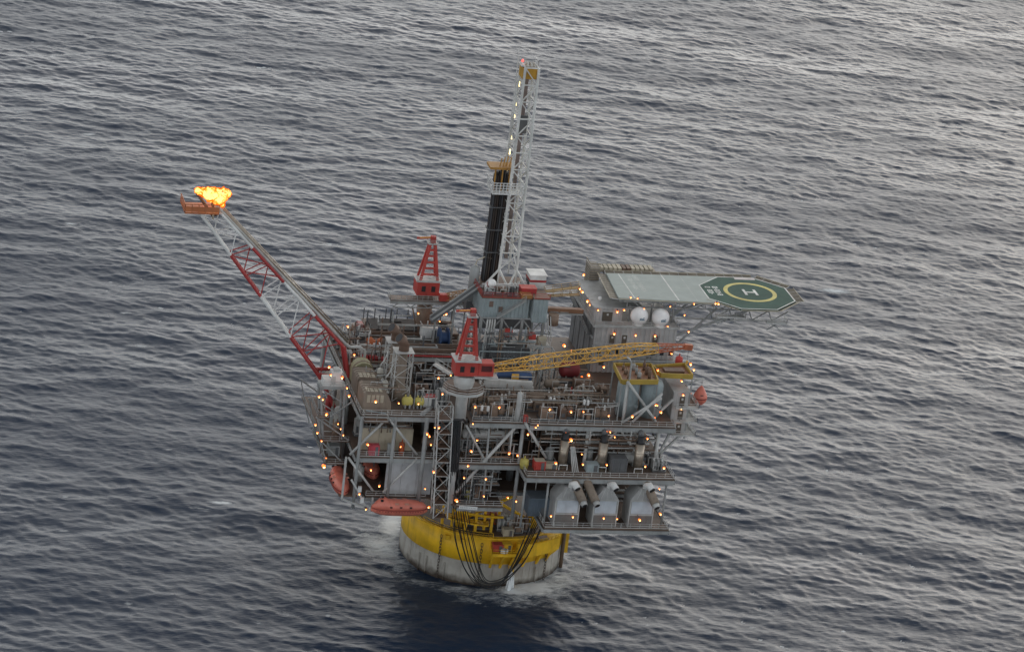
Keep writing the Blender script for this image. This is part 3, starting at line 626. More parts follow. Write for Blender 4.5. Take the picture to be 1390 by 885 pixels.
def skid(c, L, W_, H, mt, label, grp=None, seed=0):
    rr = random.Random(seed); t = thing('machine_skid', c, label, 'machine', grp); x, y, z = c
    MB().box(x - L / 2, y - W_ / 2, z, x + L / 2, y + W_ / 2, z + .35).build('base_frame', DGREY, t)
    n = rr.choice((2, 3)); 
    for k in range(n):
        x0 = x - L / 2 + .2 + k * (L - .4) / n; w_ = (L - .4) / n - .2; h_ = H * rr.uniform(.6, 1); y0 = y - W_ / 2 + rr.uniform(.1, .5); y1 = y + W_ / 2 - rr.uniform(.1, .5)
        if rr.random() < .55:
            b = MB(); ch = .18 * min(w_, h_)
            b.loft([[(xx, yy, zz) for yy, zz in ((y0, z + .36), (y1, z + .36), (y1, z + h_ - ch), (y1 - ch, z + h_), (y0 + ch, z + h_), (y0, z + h_ - ch))] for xx in (x0, x0 + w_)]); b.build('casing', mt, t)
            MB().box(x0 + w_ * .2, y0 - .04, z + .8, x0 + w_ * .8, y0, z + h_ * .65).build('louvre', DGREY if rr.random() < .5 else SKID, t)
        else:
            MB().lathe((x0 + w_ / 2, y, z + .36 + h_ * .45), [(.1, -w_ / 2), (h_ * .4, -w_ * .45), (h_ * .4, w_ * .45), (.1, w_ / 2)], 14, axis='x').build('drum', mt, t, True)
            MB().box(x0 + .2, y - .6, z + .3, x0 + w_ - .2, y + .6, z + .36 + h_ * .3).build('mount', DGREY, t)
        if rr.random() < .7: q = Vector((x0 + w_ / 2, y + rr.uniform(-.5, .5), z + h_)); MB().tube(q - Z * .3, q + Z * rr.uniform(.4, 1.2), rr.choice((.1, .16, .22)), 8).build('standpipe', rr.choice((LGREY, mt, WHITE)), t)
    p = [Vector((x - L / 2, y - W_ / 2 - .15, z + .6)), Vector((x - L * .1, y - W_ / 2 - .15, z + .6)), Vector((x - L * .1, y - W_ / 2 - .15, z + H * .7)), Vector((x + L / 2, y - W_ / 2 - .15, z + H * .7))]
    MB().sweep(p, .1, 6).build('pipe', rr.choice((LGREY, mt)), t)
    b = MB()
    for k in range(2): b.bar((x - L / 2 + .1 + k * (L - .2), y - W_ / 2, z + .3), (x - L / 2 + .1 + k * (L - .2), y - W_ / 2, z + H + .3), .1)
    b.bar((x - L / 2, y - W_ / 2, z + H + .3), (x + L / 2, y - W_ / 2, z + H + .3), .1); b.build('lifting_frame', LGREY, t)
    return t
def cabinet(c, L, W_, H, mt, label, grp=None, name='container', cat='container', top=None):
    t = thing(name, c, label, cat, grp); x, y, z = c
    b = MB(); corr(b, (x - L / 2, y - W_ / 2), (x + L / 2, y - W_ / 2), z + .1, z + H - .1, (0, -1), .45, .06); corr(b, (x - L / 2, y + W_ / 2), (x - L / 2, y - W_ / 2), z + .1, z + H - .1, (-1, 0), .45, .06)
    corr(b, (x + L / 2, y - W_ / 2), (x + L / 2, y + W_ / 2), z + .1, z + H - .1, (1, 0), .45, .06); corr(b, (x + L / 2, y + W_ / 2), (x - L / 2, y + W_ / 2), z + .1, z + H - .1, (0, 1), .45, .06); b.build('shell', mt, t)
    MB().box(x - L / 2, y - W_ / 2, z + H - .1, x + L / 2, y + W_ / 2, z + H).build('roof', top or mt, t)
    b = MB()
    for sx in (-1, 1):
        for sy in (-1, 1): b.cb((x + sx * L / 2, y + sy * W_ / 2, z), .16, .16, H + .02)
    b.build('corner_posts', mt, t)
    MB().box(x + L * .1, y - W_ / 2 - .12, z + .15, x + L * .1 + min(.9, L * .3), y - W_ / 2 - .06, z + min(2.1, H * .85)).build('door', DGREY, t)
    return t
def pipe(pts, r, mt, label, grp, flanges=True):
    t = thing('process_pipe', pts[0], label, 'pipe', grp)
    MB().sweep(pts, r, 8).build('run', mt, t, True)
    if flanges:
        for a, c in zip(pts[:-1], pts[1:]):
            a, c = Vector(a), Vector(c)
            if (c - a).length > 3: d = (c - a).normalized(); q = a.lerp(c, .5); MB().tube(q - d * .08, q + d * .08, r * 1.6, 8).build('flange', mt, t)
    return t

# ---------------------------------------------------------------- drilling module: substructure, drill floor, mast
DF = 60.6                                                  # drill floor level
DM = thing('drill_module', (1, 4, ZT), 'blue-grey drill floor house raised on a braced steel substructure', 'drill module')
b = MB(); corr(b, (-5.8, -.2), (4.6, -.2), 56.2, DF, (0, -1), .8, .12); corr(b, (-5.8, 10), (-5.8, -.2), 56.2, DF, (-1, 0), .8, .12); b.build('floor_house', BGREY, DM)
b = MB(); corr(b, (5.4, -1.2), (8.6, -1.2), 55.6, DF + .4, (0, -1), .8, .12); corr(b, (5.4, 4), (5.4, -1.2), 55.6, DF + .4, (-1, 0), .8, .12); corr(b, (8.6, -1.2), (8.6, 4), 55.6, DF + .4, (1, 0), .8, .12); b.build('side_house', BGREY, DM)
MB().box(5.2, -1.5, DF + .4, 8.9, 4.2, DF + .6).build('side_house_roof', BROWN, DM)
MB().box(-6.2, -.6, DF, 5.2, 13, DF + .25).build('drill_floor', BROWN, DM)
MB().box(-6, -.5, 55.9, 9, 11, 56.2).build('base_frame', GREY, DM)
MB().box(2.6, -.55, DF + .25, 5.0, 2.2, DF + .9).build('hatch', mat('ochre', (.36, .17, .05), dirt=.4), DM)
for x_, z_ in ((-4.4, 58.6), (-2.2, 57.4)): MB().box(x_, -.42, z_, x_ + .9, -.36, z_ + 1.3).build('window', mat('window_brown', (.16, .11, .09)), DM)
b = MB(); b.bar((-2.6, -1.2, 56.4), (3.4, -1.2, DF), 1.0, .3); b.build('stair', GREY, DM); railing(DM, [(-2.6, -1.7, 56.5), (3.4, -1.7, DF + .1)], GREY)
railing(DM, [(-6.1, 8, DF + .25), (-6.1, -.5, DF + .25), (5, -.5, DF + .25)], RED, r=.06); railing(DM, [(5.4, -1.4, DF + .6), (8.8, -1.4, DF + .6)], RED)
for x_ in (-5.6, -1.0, 3.6, 8.4):
    for y_ in (.4, 10): MB().bar((x_, y_, ZT), (x_, y_, 55.9), .55).build('leg', GREY, DM)
for x0, x1 in ((-5.6, -1.0), (-1.0, 3.6), (3.6, 8.4)):
    for z0, z1 in ((43.7, 49.8), (49.8, 55.8)):
        MB().bar((x0, .4, z0), (x1, .4, z1), .28).build('brace', GREY, DM); MB().bar((x1, .4, z0), (x0, .4, z1), .28).build('brace', GREY, DM)
    MB().bar((x0, .4, 49.8), (x1, .4, 49.8), .35).build('beam', GREY, DM)
for z_, x0, x1 in ((52.2, -.9, 1.6), (50.6, 4.6, 9.8), (47.0, -4.5, 2.0)):     # small landings hung on the substructure
    MB().box(x0, -2.6, z_ - .3, x1, .2, z_).build('landing', LGREY, DM); railing(DM, [(x0, -2.5, z_), (x1, -2.5, z_)])
for k in range(4): MB().tube((-4.6 + k * .55, -.6, 46.5), (-4.4 + k * .55, -.6, 55.8), .2, 8).build('riser_pipe', LGREY, DM, True)
for k in range(3): MB().bar((9.4 + k * .5, -.6, 51), (8.4 + k * .6, -.6, 56.8), .22).build('mast_prop', LGREY, DM)
for k, zz in enumerate((43.6, 47.2)): b = MB(); corr(b, (-7.2 + k * 1.5, -4.2), (5.0, -4.2), zz, zz + 3.2, (0, -1), .7, .1); b.build('mud_module_wall', DGREY, DM)
MB().box(-7, -4.1, 43.6, 5, .2, 50.2).build('mud_module', DGREY, DM)
MB().lathe((.3, -1.4, 52.2), [(.2, 0), (.95, .25), (1.15, .9), (.9, 1.6), (.2, 1.9)], 16).build('accumulator', CRED, DM, True)
P('chemical_tote', CRED, DM, cb=((5.7, -1.4, 51.9), 1.5, 1.5, 1.2)); P('chemical_tote', WHITE, DM, cb=((5.7, -1.4, 50.6), 1.6, 1.6, 1.29)); P('pump_set', CREAM, DM, cb=((8.0, -1.4, 50.6), 1.8, 1.5, 1.8))
MB().tube((10.6, .5, 57), (10.6, .5, 54.6), 1.2, 12).build('degasser', SKID, DM, True)

MB().box(-5.4, 9.6, 49.8, 8.2, 9.8, 55.8).build('inner_wall', DGREY, DM)
for k, (x_, y_, mt_, lab) in enumerate(((-4.4, 1.6, GREY, 'grey drawworks skid on the drill floor left front corner'), (-1.6, 2.2, BROWN, 'rusty winch skid on the drill floor beside the white dome'), (.8, 1.4, DGREY, 'dark hydraulic skid on the drill floor front edge'), (3.9, 6.2, LGREY, 'pale mud pump skid on the drill floor under the mast'), (-3.2, 4.6, CRED, 'red tong skid on the drill floor left of the mast foot'))): skid((x_, y_, DF + .25), 2.2, 1.8, 1.5 + .3 * (k % 3), mt_, lab, seed=500 + k)
MT = thing('drilling_mast', (1, 8, DF), 'tall white lattice drilling mast with yellow crown block on top', 'derrick')
mb0, mt0 = at(689.5, 366, y=8), at(720, 93, y=8); mt0.x, mt0.y = mb0.x + .1, 8
NB = 12
def mring(s):
    c = mb0.lerp(mt0, s); wx = 3.95 - .95 * s; dy = 7.0 - 2.6 * s
    return [Vector((c.x - wx / 2, 8, c.z)), Vector((c.x + wx / 2, 8, c.z)), Vector((c.x + wx / 2, 8 + dy, c.z)), Vector((c.x - wx / 2, 8 + dy, c.z))]
lattice(MT, [mring(i / NB) for i in range(NB + 1)], lambda i: DERR, .3, .24, 'leg', 'brace')
q0, q1 = mring(0), mring(1)
for (p, q) in ((q0[0], (-5, 5.5, DF + .2)), (q0[1], (5.2, 6, DF + .2)), (q0[3], (-3, 15, DF + .2)), (q0[2], (5.2, 15, DF + .2)), (q0[0], (1, 6, DF + .2)), (q0[1], (1, 6, DF + .2))):
    MB().bar(p, q, .34).build('foot_strut', DERR, MT)
for k in range(4): MB().bar((q0[k].x, q0[k].y, DF + .2), q0[k], .3).build('foot_leg', DERR, MT)
MB().bar((-5, 5.6, DF + 1.0), (5, 5.9, DF + 1.0), .4).build('foot_beam', WHITE, MT)
cz = q1[0].z
cr = MB().box(q1[0].x - .4, 8.4, cz - 2.6, q1[1].x + .1, 11.8, cz - .3).build('crown_block', mat('crown_yellow', (.52, .28, .03), dirt=.35), MT)
for k in range(3): MB().lathe((q1[0].x + .6 + k * .8, 10, cz + .1), [(.7, -.1), (.7, .1)], 12, axis='x').build('sheave', STEEL, cr)
MB().box(q1[0].x - .6, 9.3, cz - .2, q1[1].x + .2, 12.2, cz).build('crown_platform', LGREY, MT); railing(MT, [(q1[0].x - .5, 9.4, cz), (q1[1].x + .1, 9.4, cz), (q1[1].x + .1, 12, cz)], WHITE, h=1.3, step=1)
MB().tube((q1[0].x - .5, 13.2, 88), (q1[0].x - .5, 13.2, cz + 3.0), .12, 6).build('antenna_pole', DERR, MT)
MB().box(q1[0].x + 1.0, 10.6, 66, q1[0].x + 1.7, 11.2, cz - 3).build('guide_track', mat('track_brown', (.20, .155, .14), dirt=.3), MT)
MB().box(q1[0].x + .5, 10.2, 95, q1[0].x + 2.4, 11.6, 99).build('top_drive', DGREY, MT)
def strip_lamp(p):
    return MB().box(p[0] - .13, p[1] - .2, p[2] - .6, p[0] + .13, p[1], p[2] + .55).build('strip_lamp', LAMPW, MT)
for u, v in ((704.7, 114), (700.7, 139.7), (698.4, 156.6), (694.8, 185.5), (692, 206), (689.6, 229), (687.3, 247), (682.8, 277), (680.6, 295), (677.9, 313), (675, 334)):
    s_ = (364 - v) / 271; yb = 8 + 7.0 - 2.6 * s_ + .1; strip_lamp(at(u, v, y=min(yb, 14)))
MB().lathe(at(709.5, 83, y=10), [(.1, -.3), (.32, 0), (.1, .35)], 8).build('beacon', LAMPR, MT)
# racked drill pipe beside the mast
RK = thing('pipe_setback', (-4, 9, DF), 'dark column of racked drill pipe standing left of the mast', 'drill pipe')
pt0, pb0 = at(677, 232, y=11), at(662, 392, y=11)
pbx = pb0.x - .1
for i in range(7):
    for j in range(4):
        x_ = pbx - 1.5 + i * .5 + random.uniform(-.05, .05)
        MB().tube((x_, 9.6 + j * .6, DF + .25), (x_ + .25, 9.6 + j * .6, pt0.z + random.uniform(-.8, .4)), .19, 6).build('drill_pipe', random.choice((BLACK, mat('pipe_black_brown', (.045, .035, .03), dirt=.4), mat('pipe_slate', (.06, .062, .068), dirt=.3))), RK)
for i in range(4):
    z_ = DF + 7 + i * 5.2
    MB().box(pbx - 1.9, 9.2, z_, pbx + 2.0, 12, z_ + .18).build('rack_clamp', DGREY, RK)
# racking board with white basket, yellow fingers on top
RB = thing('racking_board', (pbx, 9, pt0.z - 6), 'white railed racking board with yellow finger beams on the mast', 'platform')
zb = at(684, 262, y=8).z
MB().box(pbx - 2.4, 6.6, zb, pbx + 4.4, 13, zb + .15).build('floor', WHITE, RB)
b = MB()
for k in range(10):
    x_ = pbx - 2.4 + k * 6.8 / 9
    b.bar((x_, 6.65, zb), (x_, 6.65, zb + 2.6), .16)
for k in range(5): b.bar((pbx - 2.4, 6.65, zb + .2 + k * .6), (pbx + 4.4, 6.65, zb + .2 + k * .6), .14)
for k in range(6): b.bar((pbx - 2.4, 6.65 + k * 1.2, zb), (pbx - 2.4, 6.65 + k * 1.2, zb + 2.6), .14)
for k in range(5): b.bar((pbx - 2.4, 6.65, zb + .2 + k * .6), (pbx - 2.4, 12.7, zb + .2 + k * .6), .12)
b.build('basket_railing', WHITE, RB)
OC = mat('finger_yellow', (.42, .21, .04), dirt=.4)
MB().box(pbx - 3.0, 8.6, pt0.z + 1.0, pbx + 2.6, 12.6, pt0.z + 1.5).build('finger_beam', OC, RB)
for k in range(3): MB().bar((pbx - 1.7 + k * 1.6, 9, zb + .1), (pbx - 1.7 + k * 1.6, 9, pt0.z + 1.0), .28).build('finger_post', OC, RB)
for k in range(5): MB().bar((pbx - .8 + k * .7, 9.3, pt0.z + 1.5), (pbx - .2 + k * .7, 10.5, pt0.z + 3.6 - .3 * abs(k - 2)), .22).build('claw', OC, RB)
# small things on the drill floor
t = thing('driller_cabin', (7, 9, DF + .3), 'white cabin with dark red stripe right of the mast foot', 'cabin')
c = at(729, 390, y=9); MB().box(c.x - 2, 8, c.z, c.x + 1.6, 12, c.z + 3.0).build('cabin_wall', WHITE, t); MB().box(c.x - 2.05, 7.95, c.z + 1.5, c.x + 1.65, 12.05, c.z + 2.0).build('stripe', RED, t)
MB().box(c.x - 2.2, 7.7, c.z + 3, c.x + 1.8, 12.2, c.z + 3.2).build('cabin_roof', WHITE, t); MB().box(c.x - 2.03, 8.6, c.z + .4, c.x - 2.0, 11.6, c.z + 1.4).build('window', BLACK, t)
MB().box(c.x - 2, 8.2, DF - 4, c.x + 1.6, 11.8, c.z).build('support', GREY, t)
radome(at(667, 391, y=4), .95, 'white dome on the drill floor at the foot of the dark pipe column', None)
t = thing('red_container', at(716, 397, y=3), 'dark red flat box on the drill floor before the cabin', 'container'); c = at(716, 397, y=3); P('shell', RED, t, cb=(c, 3.4, 2.4, 1.2)); P('lid', CRED, t, cb=(c + Z * 1.2, 3.6, 2.6, .15))
t = thing('mud_tank', at(642, 396, y=10), 'tall grey cylindrical tank left of the dark pipe column', 'tank'); c = at(641, 398, y=10)
MB().lathe((c.x, c.y, 56.2), [(1.1, 0), (1.1, 7.5), (.5, 8.2), (.1, 8.3)], 18).build('shell', GREY, t, True); MB().sweep([(c.x, c.y, 64.4), (c.x + .3, c.y, 65.6), (c.x + 2, c.y, 66.4), (c.x + 3.5, c.y, 66)], .14, 6).build('vent_pipe', CREAM, t)
MB().box(c.x - 1.4, c.y - 1.4, 54, c.x + 1.4, c.y + 1.4, 56.2).build('plinth', DGREY, t)
for x_ in (-1.2, 1.2): MB().bar((c.x + x_, c.y, ZT), (c.x + x_, c.y, 54), .3).build('leg', GREY, t)
# dark sloped pipe conveyor left of the drill floor
t = thing('pipe_conveyor', (-8, 5, 52), 'dark sloping pipe conveyor rising to the drill floor from the pipe deck', 'conveyor')
MB().bar((-15.5, 6, 52.6), (-5.2, 6, 61.0), 2.2, .5).build('trough', DGREY, t)
for s_ in (-1.1, 1.1): MB().bar((-15.5, 6 + s_, 53.2), (-5.2, 6 + s_, 61.6), .3).build('side_rail', GREY, t)
for x_, z_ in ((-14.5, 53.3), (-10.5, 56.4)): MB().bar((x_, 6, ZT), (x_, 6, z_), .4).build('prop', GREY, t)
# yellow gangways to the quarters
GWY = mat('gangway_ochre', (.40, .27, .12), dirt=.4)
for k, (u0, v0, u1, v1, lab) in enumerate(((739, 396, 786, 390, 'upper of two thin yellow gangways from drill floor to quarters'), (738, 402, 786, 400, 'lower of two thin yellow gangways from drill floor to quarters'))):
    a, c = at(u0, v0, y=5), at(u1, v1, y=7); t = thing('gangway', a, lab, 'gangway', 'thin gangways between drill floor and quarters')
    MB().bar(a, c, 1.1, .12).build('walkway', GWY, t); railing(t, [a + Y * .6, c + Y * .6], GWY); railing(t, [a - Y * .6, c - Y * .6], GWY)
t = thing('pipe_bridge', at(740, 422, y=2), 'straight rust-brown bridge beam between the drill module and the quarters', 'bridge'); a, c = at(735, 419, y=2), at(790, 422, y=5)
MB().bar(a, c, 1.4, .9).build('bridge_beam', mat('bridge_rust', (.22, .11, .06), dirt=.3), t); MB().bar(a - Z * .7, c - Z * .7, 1.6, .25).build('bottom_flange', GREY, t)
for s_ in (.2, .45): MB().bar(a.lerp(c, s_) - Z * .3 - Y * .75, a.lerp(c, s_ + .2) - Z * .3 - Y * .75, .12).build('cable_tray', GREY, t)

# ---------------------------------------------------------------- cranes
def crane_post(t, c, zc, lean=0.0):
    """slewing house at zc and the tapered A-frame king post above it; c = (x, y) of the pedestal"""
    x, y = c
    sh_ = MB().prism([(x - 2.6, y - 2.0), (x + 2.4, y - 2.0), (x + 2.4, y + 2.2), (x - 2.6, y + 2.2)], zc, zc + 3.2).build('slewing_house', CRED, t)
    for k in (0, 1): MB().box(x - 1.6 + k * 2.2, y - 2.06, zc + .9, x - .7 + k * 2.2, y - 2.0, zc + 2.2).build('window', BLACK, sh_)
    MB().box(x - 2.9, y - 2.4, zc + 3.2, x + 2.8, y + 2.5, zc + 3.45).build('house_roof', LGREY, t); railing(t, [(x - 2.8, y - 2.3, zc + 3.45), (x + 2.7, y - 2.3, zc + 3.45)], LGREY, h=1)
    top = zc + (12.7 if y < 0 else 11.6)
    for sx in (-1, 1):
        MB().bar((x + sx * 1.9, y - 1.4, zc + 3.4), (x + sx * .55 + .2, y - .5, top), .58, .5).build('king_leg', CRED, t)
        MB().bar((x + sx * 1.9, y + 1.6, zc + 3.4), (x + sx * .55 + .2, y + .5, top), .48, .48).build('king_leg', CRED, t)
    for k in range(1, 6):
        s_ = k / 6; hw = 1.9 - 1.35 * s_
        MB().bar((x - hw + .2 * s_, y - 1.4 + .9 * s_, zc + 3.4 + (top - zc - 3.4) * s_), (x + hw + .2 * s_, y - 1.4 + .9 * s_, zc + 3.4 + (top - zc - 3.4) * s_), .4).build('king_rung', CRED, t)
    for k in range(14):
        s_ = k / 14; MB().bar((x - .4, y - 1.25 + .9 * s_, zc + 3.8 + (top - zc - 4) * s_), (x + .55, y - 1.25 + .9 * s_, zc + 3.8 + (top - zc - 4) * s_), .12).build('ladder_rung', LGREY, t)
    MB().box(x - .9, y - 1.1, top, x + 1.3, y + 1.1, top + .18).build('head_platform', LGREY, t); railing(t, [(x - .9, y - 1.1, top + .1), (x + 1.3, y - 1.1, top + .1)], LGREY, h=.9)
    MB().box(x - .3, y - .6, top + .2, x + .8, y + .5, top + 1.7).build('head_block', CRED, t)
    MB().bar((x + .4, y, top + 1.35), (x - 3.4, y, top + 1.1), .45, .4).build('head_arm', CRED, t); MB().bar((x - .4, y - .26, top + 1.45), (x - 2.8, y - .26, top + 1.3), .16).build('arm_stripe', BYEL, t)
    MB().bar((x - .2, y, top + .3), (x - 1.9, y, top + 1.3), .16).build('arm_strut', LGREY, t)
c1 = (-15.2, -29.0); zc1 = 54.3
CR1 = thing('pedestal_crane', (c1[0], c1[1], ZT), 'red pedestal crane at the front edge with its long yellow boom lowered', 'crane', 'red pedestal cranes')
MB().lathe((c1[0], c1[1], ZT), [(1.25, 0), (1.25, 5.6), (1.3, 5.8), (2.2, 8.6), (2.2, 10.4)], 24).build('pedestal', LGREY, CR1, True)
crane_post(CR1, c1, zc1)
MB().lathe((c1[0], c1[1], 51.0), [(4.4, 0), (4.4, .22)], 12).build('ring_platform', BROWN, CR1)
railing(CR1, [(c1[0] + 4.35 * math.cos(R(a)), c1[1] + 4.35 * math.sin(R(a)), 51.2) for a in range(150, 420, 30)], LGREY, h=1.3)
MB().lathe((c1[0], c1[1], 50.4), [(4.5, 0), (4.5, .6)], 12).build('platform_rim', LGREY, CR1)
MB().box(c1[0] + 2.4, c1[1] - 2.2, zc1 + .2, c1[0] + 5.6, c1[1] + .6, zc1 + 3.0).build('operator_cabin', CRED, CR1)
MB().box(c1[0] + 2.9, c1[1] - 2.26, zc1 + 1.2, c1[0] + 5.2, c1[1] - 2.2, zc1 + 2.5).build('cabin_window', mat('cab_glass', (.10, .03, .03), rough=.2), CR1)
MB().box(c1[0] + 1.5, c1[1] - 2.8, zc1 - .2, c1[0] + 6.6, c1[1] + 1.2, zc1 + .1).build('cabin_floor', LGREY, CR1)
# stair bridge to the ring platform
a, c = at(590, 494, y=-24), at(612, 508, y=-27); MB().bar(a, c, 1.4, .2).build('stair', LGREY, CR1); railing(CR1, [a - Y * .7, c - Y * .7], LGREY, h=1.6)
BY0, BY1 = -28.6, -22.5
ba, bm, bt = at(655, 501, y=BY0), at(868, 474, y=-24.3), at(932, 470, y=BY1)
nb = 20; fr = []
dv = (bt - ba).normalized(); sv = Vector((-dv.y, dv.x, 0)).normalized(); uv = dv.cross(sv) * -1
if uv.z < 0: uv = -uv
for i in range(nb + 1):
    s_ = i / nb; k = min(1, .45 + s_ * 2.2) if s_ < .72 else max(.3, 1 - (s_ - .72) / .28 * .7)
    cc = ba.lerp(bm, s_ / .76) if s_ < .76 else bm.lerp(bt, (s_ - .76) / .24)
    fr.append(ring4(cc, sv, uv, 2.1 * k, 2.35 * k))
RBOOM = mat('boom_red', (0.46, 0.13, 0.06), dirt=.25)
lattice(CR1, fr, lambda i: BYEL if i < 17 else RBOOM, .13, .12, 'boom_chord', 'boom_brace')
MB().bar(bt - dv * .6, bt + dv * 1.3 - Z * .4, 1.0, 1.2).build('boom_head', RBOOM, CR1)
for k in (0, 1): MB().sweep([Vector((c1[0] + .4, c1[1] + (k - .5), zc1 + 15.9)), ba.lerp(bt, .5) + Z * (3.5), bt + Z * .8][::2], .05, 4).build('pendant_line', DGREY, CR1) if False else None
MB().tube(bt + dv * .6 - Z * .3, bt + dv * .6 - Z * 3.4, .05, 4).build('hoist_rope', DGREY, CR1)
MB().lathe(bt + dv * .6 - Z * 4.2, [(.1, 0), (.3, .2), (.3, .7), (.1, .9)], 8).build('hook_block', BYEL, CR1)
c2 = at(578, 402, y=16); c2 = (c2.x, 16.0)
zc2 = at(578, 402, y=14).z
CR2 = thing('pedestal_crane', (c2[0], c2[1], ZT), 'red pedestal crane at the back standing on a brown pedestal with no raised boom', 'crane', 'red pedestal cranes')
MB().lathe((c2[0], c2[1], ZT), [(1.7, 0), (1.7, zc2 - ZT)], 20).build('pedestal', SKID, CR2, True)
crane_post(CR2, c2, zc2 + .1)
MB().box(c2[0] - 8.6, 12.6, zc2 - 1.5, c2[0] + 9.5, 13.0, zc2 - .9).build('platform_beam', GREY, CR2)
MB().box(c2[0] - 8.6, 12.8, zc2 - .9, c2[0] + 9.5, 16, zc2 - .7).build('platform_floor', BROWN, CR2)
railing(CR2, [(c2[0] - 8.6, 16, zc2 - .7), (c2[0] - 8.6, 12.8, zc2 - .7), (c2[0] + 9.5, 12.8, zc2 - .7)], GREY, h=1.2, step=1.2)
for k in range(9): MB().bar((c2[0] - 8 + k * 2, 12.7, zc2 - (.9 if k % 2 else 2.3)), (c2[0] - 6 + k * 2, 12.7, zc2 - (2.3 if k % 2 else .9)), .16).build('platform_web', GREY, CR2)
MB().bar((c2[0] - 8, 12.7, zc2 - 2.3), (c2[0] + 9.5, 12.7, zc2 - 2.3), .2).build('platform_chord', GREY, CR2)
for sx in (-3.4, 3.4): MB().bar((c2[0] + sx, 13.4, zc2 - 2.3), (c2[0] + sx * .4, 15, ZT + 3), .3).build('platform_prop', SKID, CR2)
# its boom lies flat towards the drill floor
fr = [ring4(at(606 + 28 * i / 6, 403 - 5 * i / 6, y=12.5), Y, Z, 1.4, 1.2) for i in range(7)]
lattice(CR2, fr, lambda i: mat('boom_brown', (.36, .20, .08), dirt=.3), .1, .1, 'boom_chord', 'boom_brace')
MB().box(fr[0][0].x - 1.6, 12, fr[0][0].z - .3, fr[0][0].x + .6, 13.4, fr[0][0].z + 1.2).build('boom_foot', CRED, CR2)

# ---------------------------------------------------------------- flare boom and flame
FB = thing('flare_boom', (-38, -4, 45), 'red and white lattice flare boom reaching out and up over the sea', 'flare boom')
F0l, F0u, F1l, F1u = at(432, 508, y=-5), at(467, 470, y=-5), at(271, 288, y=-2), at(299, 288, y=-2)
nf = 8; fr = []
bounds = [0, .235, .46, .735, 1.0]
for i in range(nf + 1):
    s_ = i / nf; lo, up_ = F0l.lerp(F1l, s_), F0u.lerp(F1u, s_); hw = 1.9 - .9 * s_
    fr.append([lo - Y * hw, up_ - Y * hw, up_ + Y * hw, lo + Y * hw])
def fm(i): return (RED, RED, WHITE, WHITE, RED, RED, WHITE, WHITE)[i]
lattice(FB, fr, fm, .34, .2, 'chord', 'brace')
dn = (F0u - F0l).normalized()
for k, (r_, off) in enumerate(((.33, .6), (.22, 1.25), (.12, 1.8))):
    a, c = F0u + dn * off, F1u + dn * (off * .7)
    e = a + (a - c).normalized() * 1.5
    MB().sweep([c - (c - a).normalized() * -1.5, c, a.lerp(c, .5), a, a + Vector((.9, 0, -.6)), a + Vector((3.2 + k * .4, 0, -.5)), a + Vector((4.4, 0, -1.4)), a + Vector((4.3, 0, -5.5))] if k == 0 else [c, a.lerp(c, .5), a], r_, 10).build('flare_pipe', STEEL if k else LGREY, FB, True)
    for j in range(1, 7):
        q = a.lerp(c, j / 7); MB().bar(q, q - dn * off, .12).build('pipe_clip', LGREY, FB)
for p, q in ((F0l, (-36, -7, ZM)), (F0l + Y * 3, (-36, -1, ZM)), (F0u, (-35, -6, ZT)), (F0u + Y * 3, (-35, -2, ZT)), (F0l, (-36, -7, ZT)), (F0l + Y * 3, (-36, -1, ZT))):
    MB().tube(p, q, .4, 10).build('foot_brace', RED, FB)
tipc = at(274, 283, y=-2)
FP = thing('flare_platform', tipc, 'rusty railed platform coloured with orange flame glow at the tip of the flare boom', 'platform')
FO = mat('flare_rust_glow', (.48, .16, .06), dirt=.4)  # rust raised towards orange: the flame's glow is put into the colour
MB().box(tipc.x - 4.0, -5, tipc.z - .3, tipc.x + 3.2, 2, tipc.z - .1).build('floor', FO, FP)
railing(FP, [(tipc.x + 3.2, -5, tipc.z - .1), (tipc.x - 4, -5, tipc.z - .1), (tipc.x - 4, 2, tipc.z - .1)], FO, h=1.9, step=1.4, r=.09)
MB().bar((tipc.x - 4, -5.05, tipc.z + .8), (tipc.x + 3.2, -5.05, tipc.z + .8), .1, 1.1).build('wind_screen', FO, FP)
MB().tube((tipc.x + 2.6, -1.6, tipc.z - 1.8), (tipc.x - 1.6, -1.2, tipc.z + 3.6), .32, 10).build('flare_tip', BROWN, FP, True); MB().tube((tipc.x + 3.2, -1.4, tipc.z - 1.8), (tipc.x + 2.0, -1.2, tipc.z + 1.6), .28, 10).build('flare_tip', BROWN, FP, True)
MB().tube((tipc.x + 2.5, -2.2, tipc.z - 2.4), (tipc.x + 2.5, -2.2, tipc.z - .3), .2, 8).build('drain_drum', CREAM, FP)
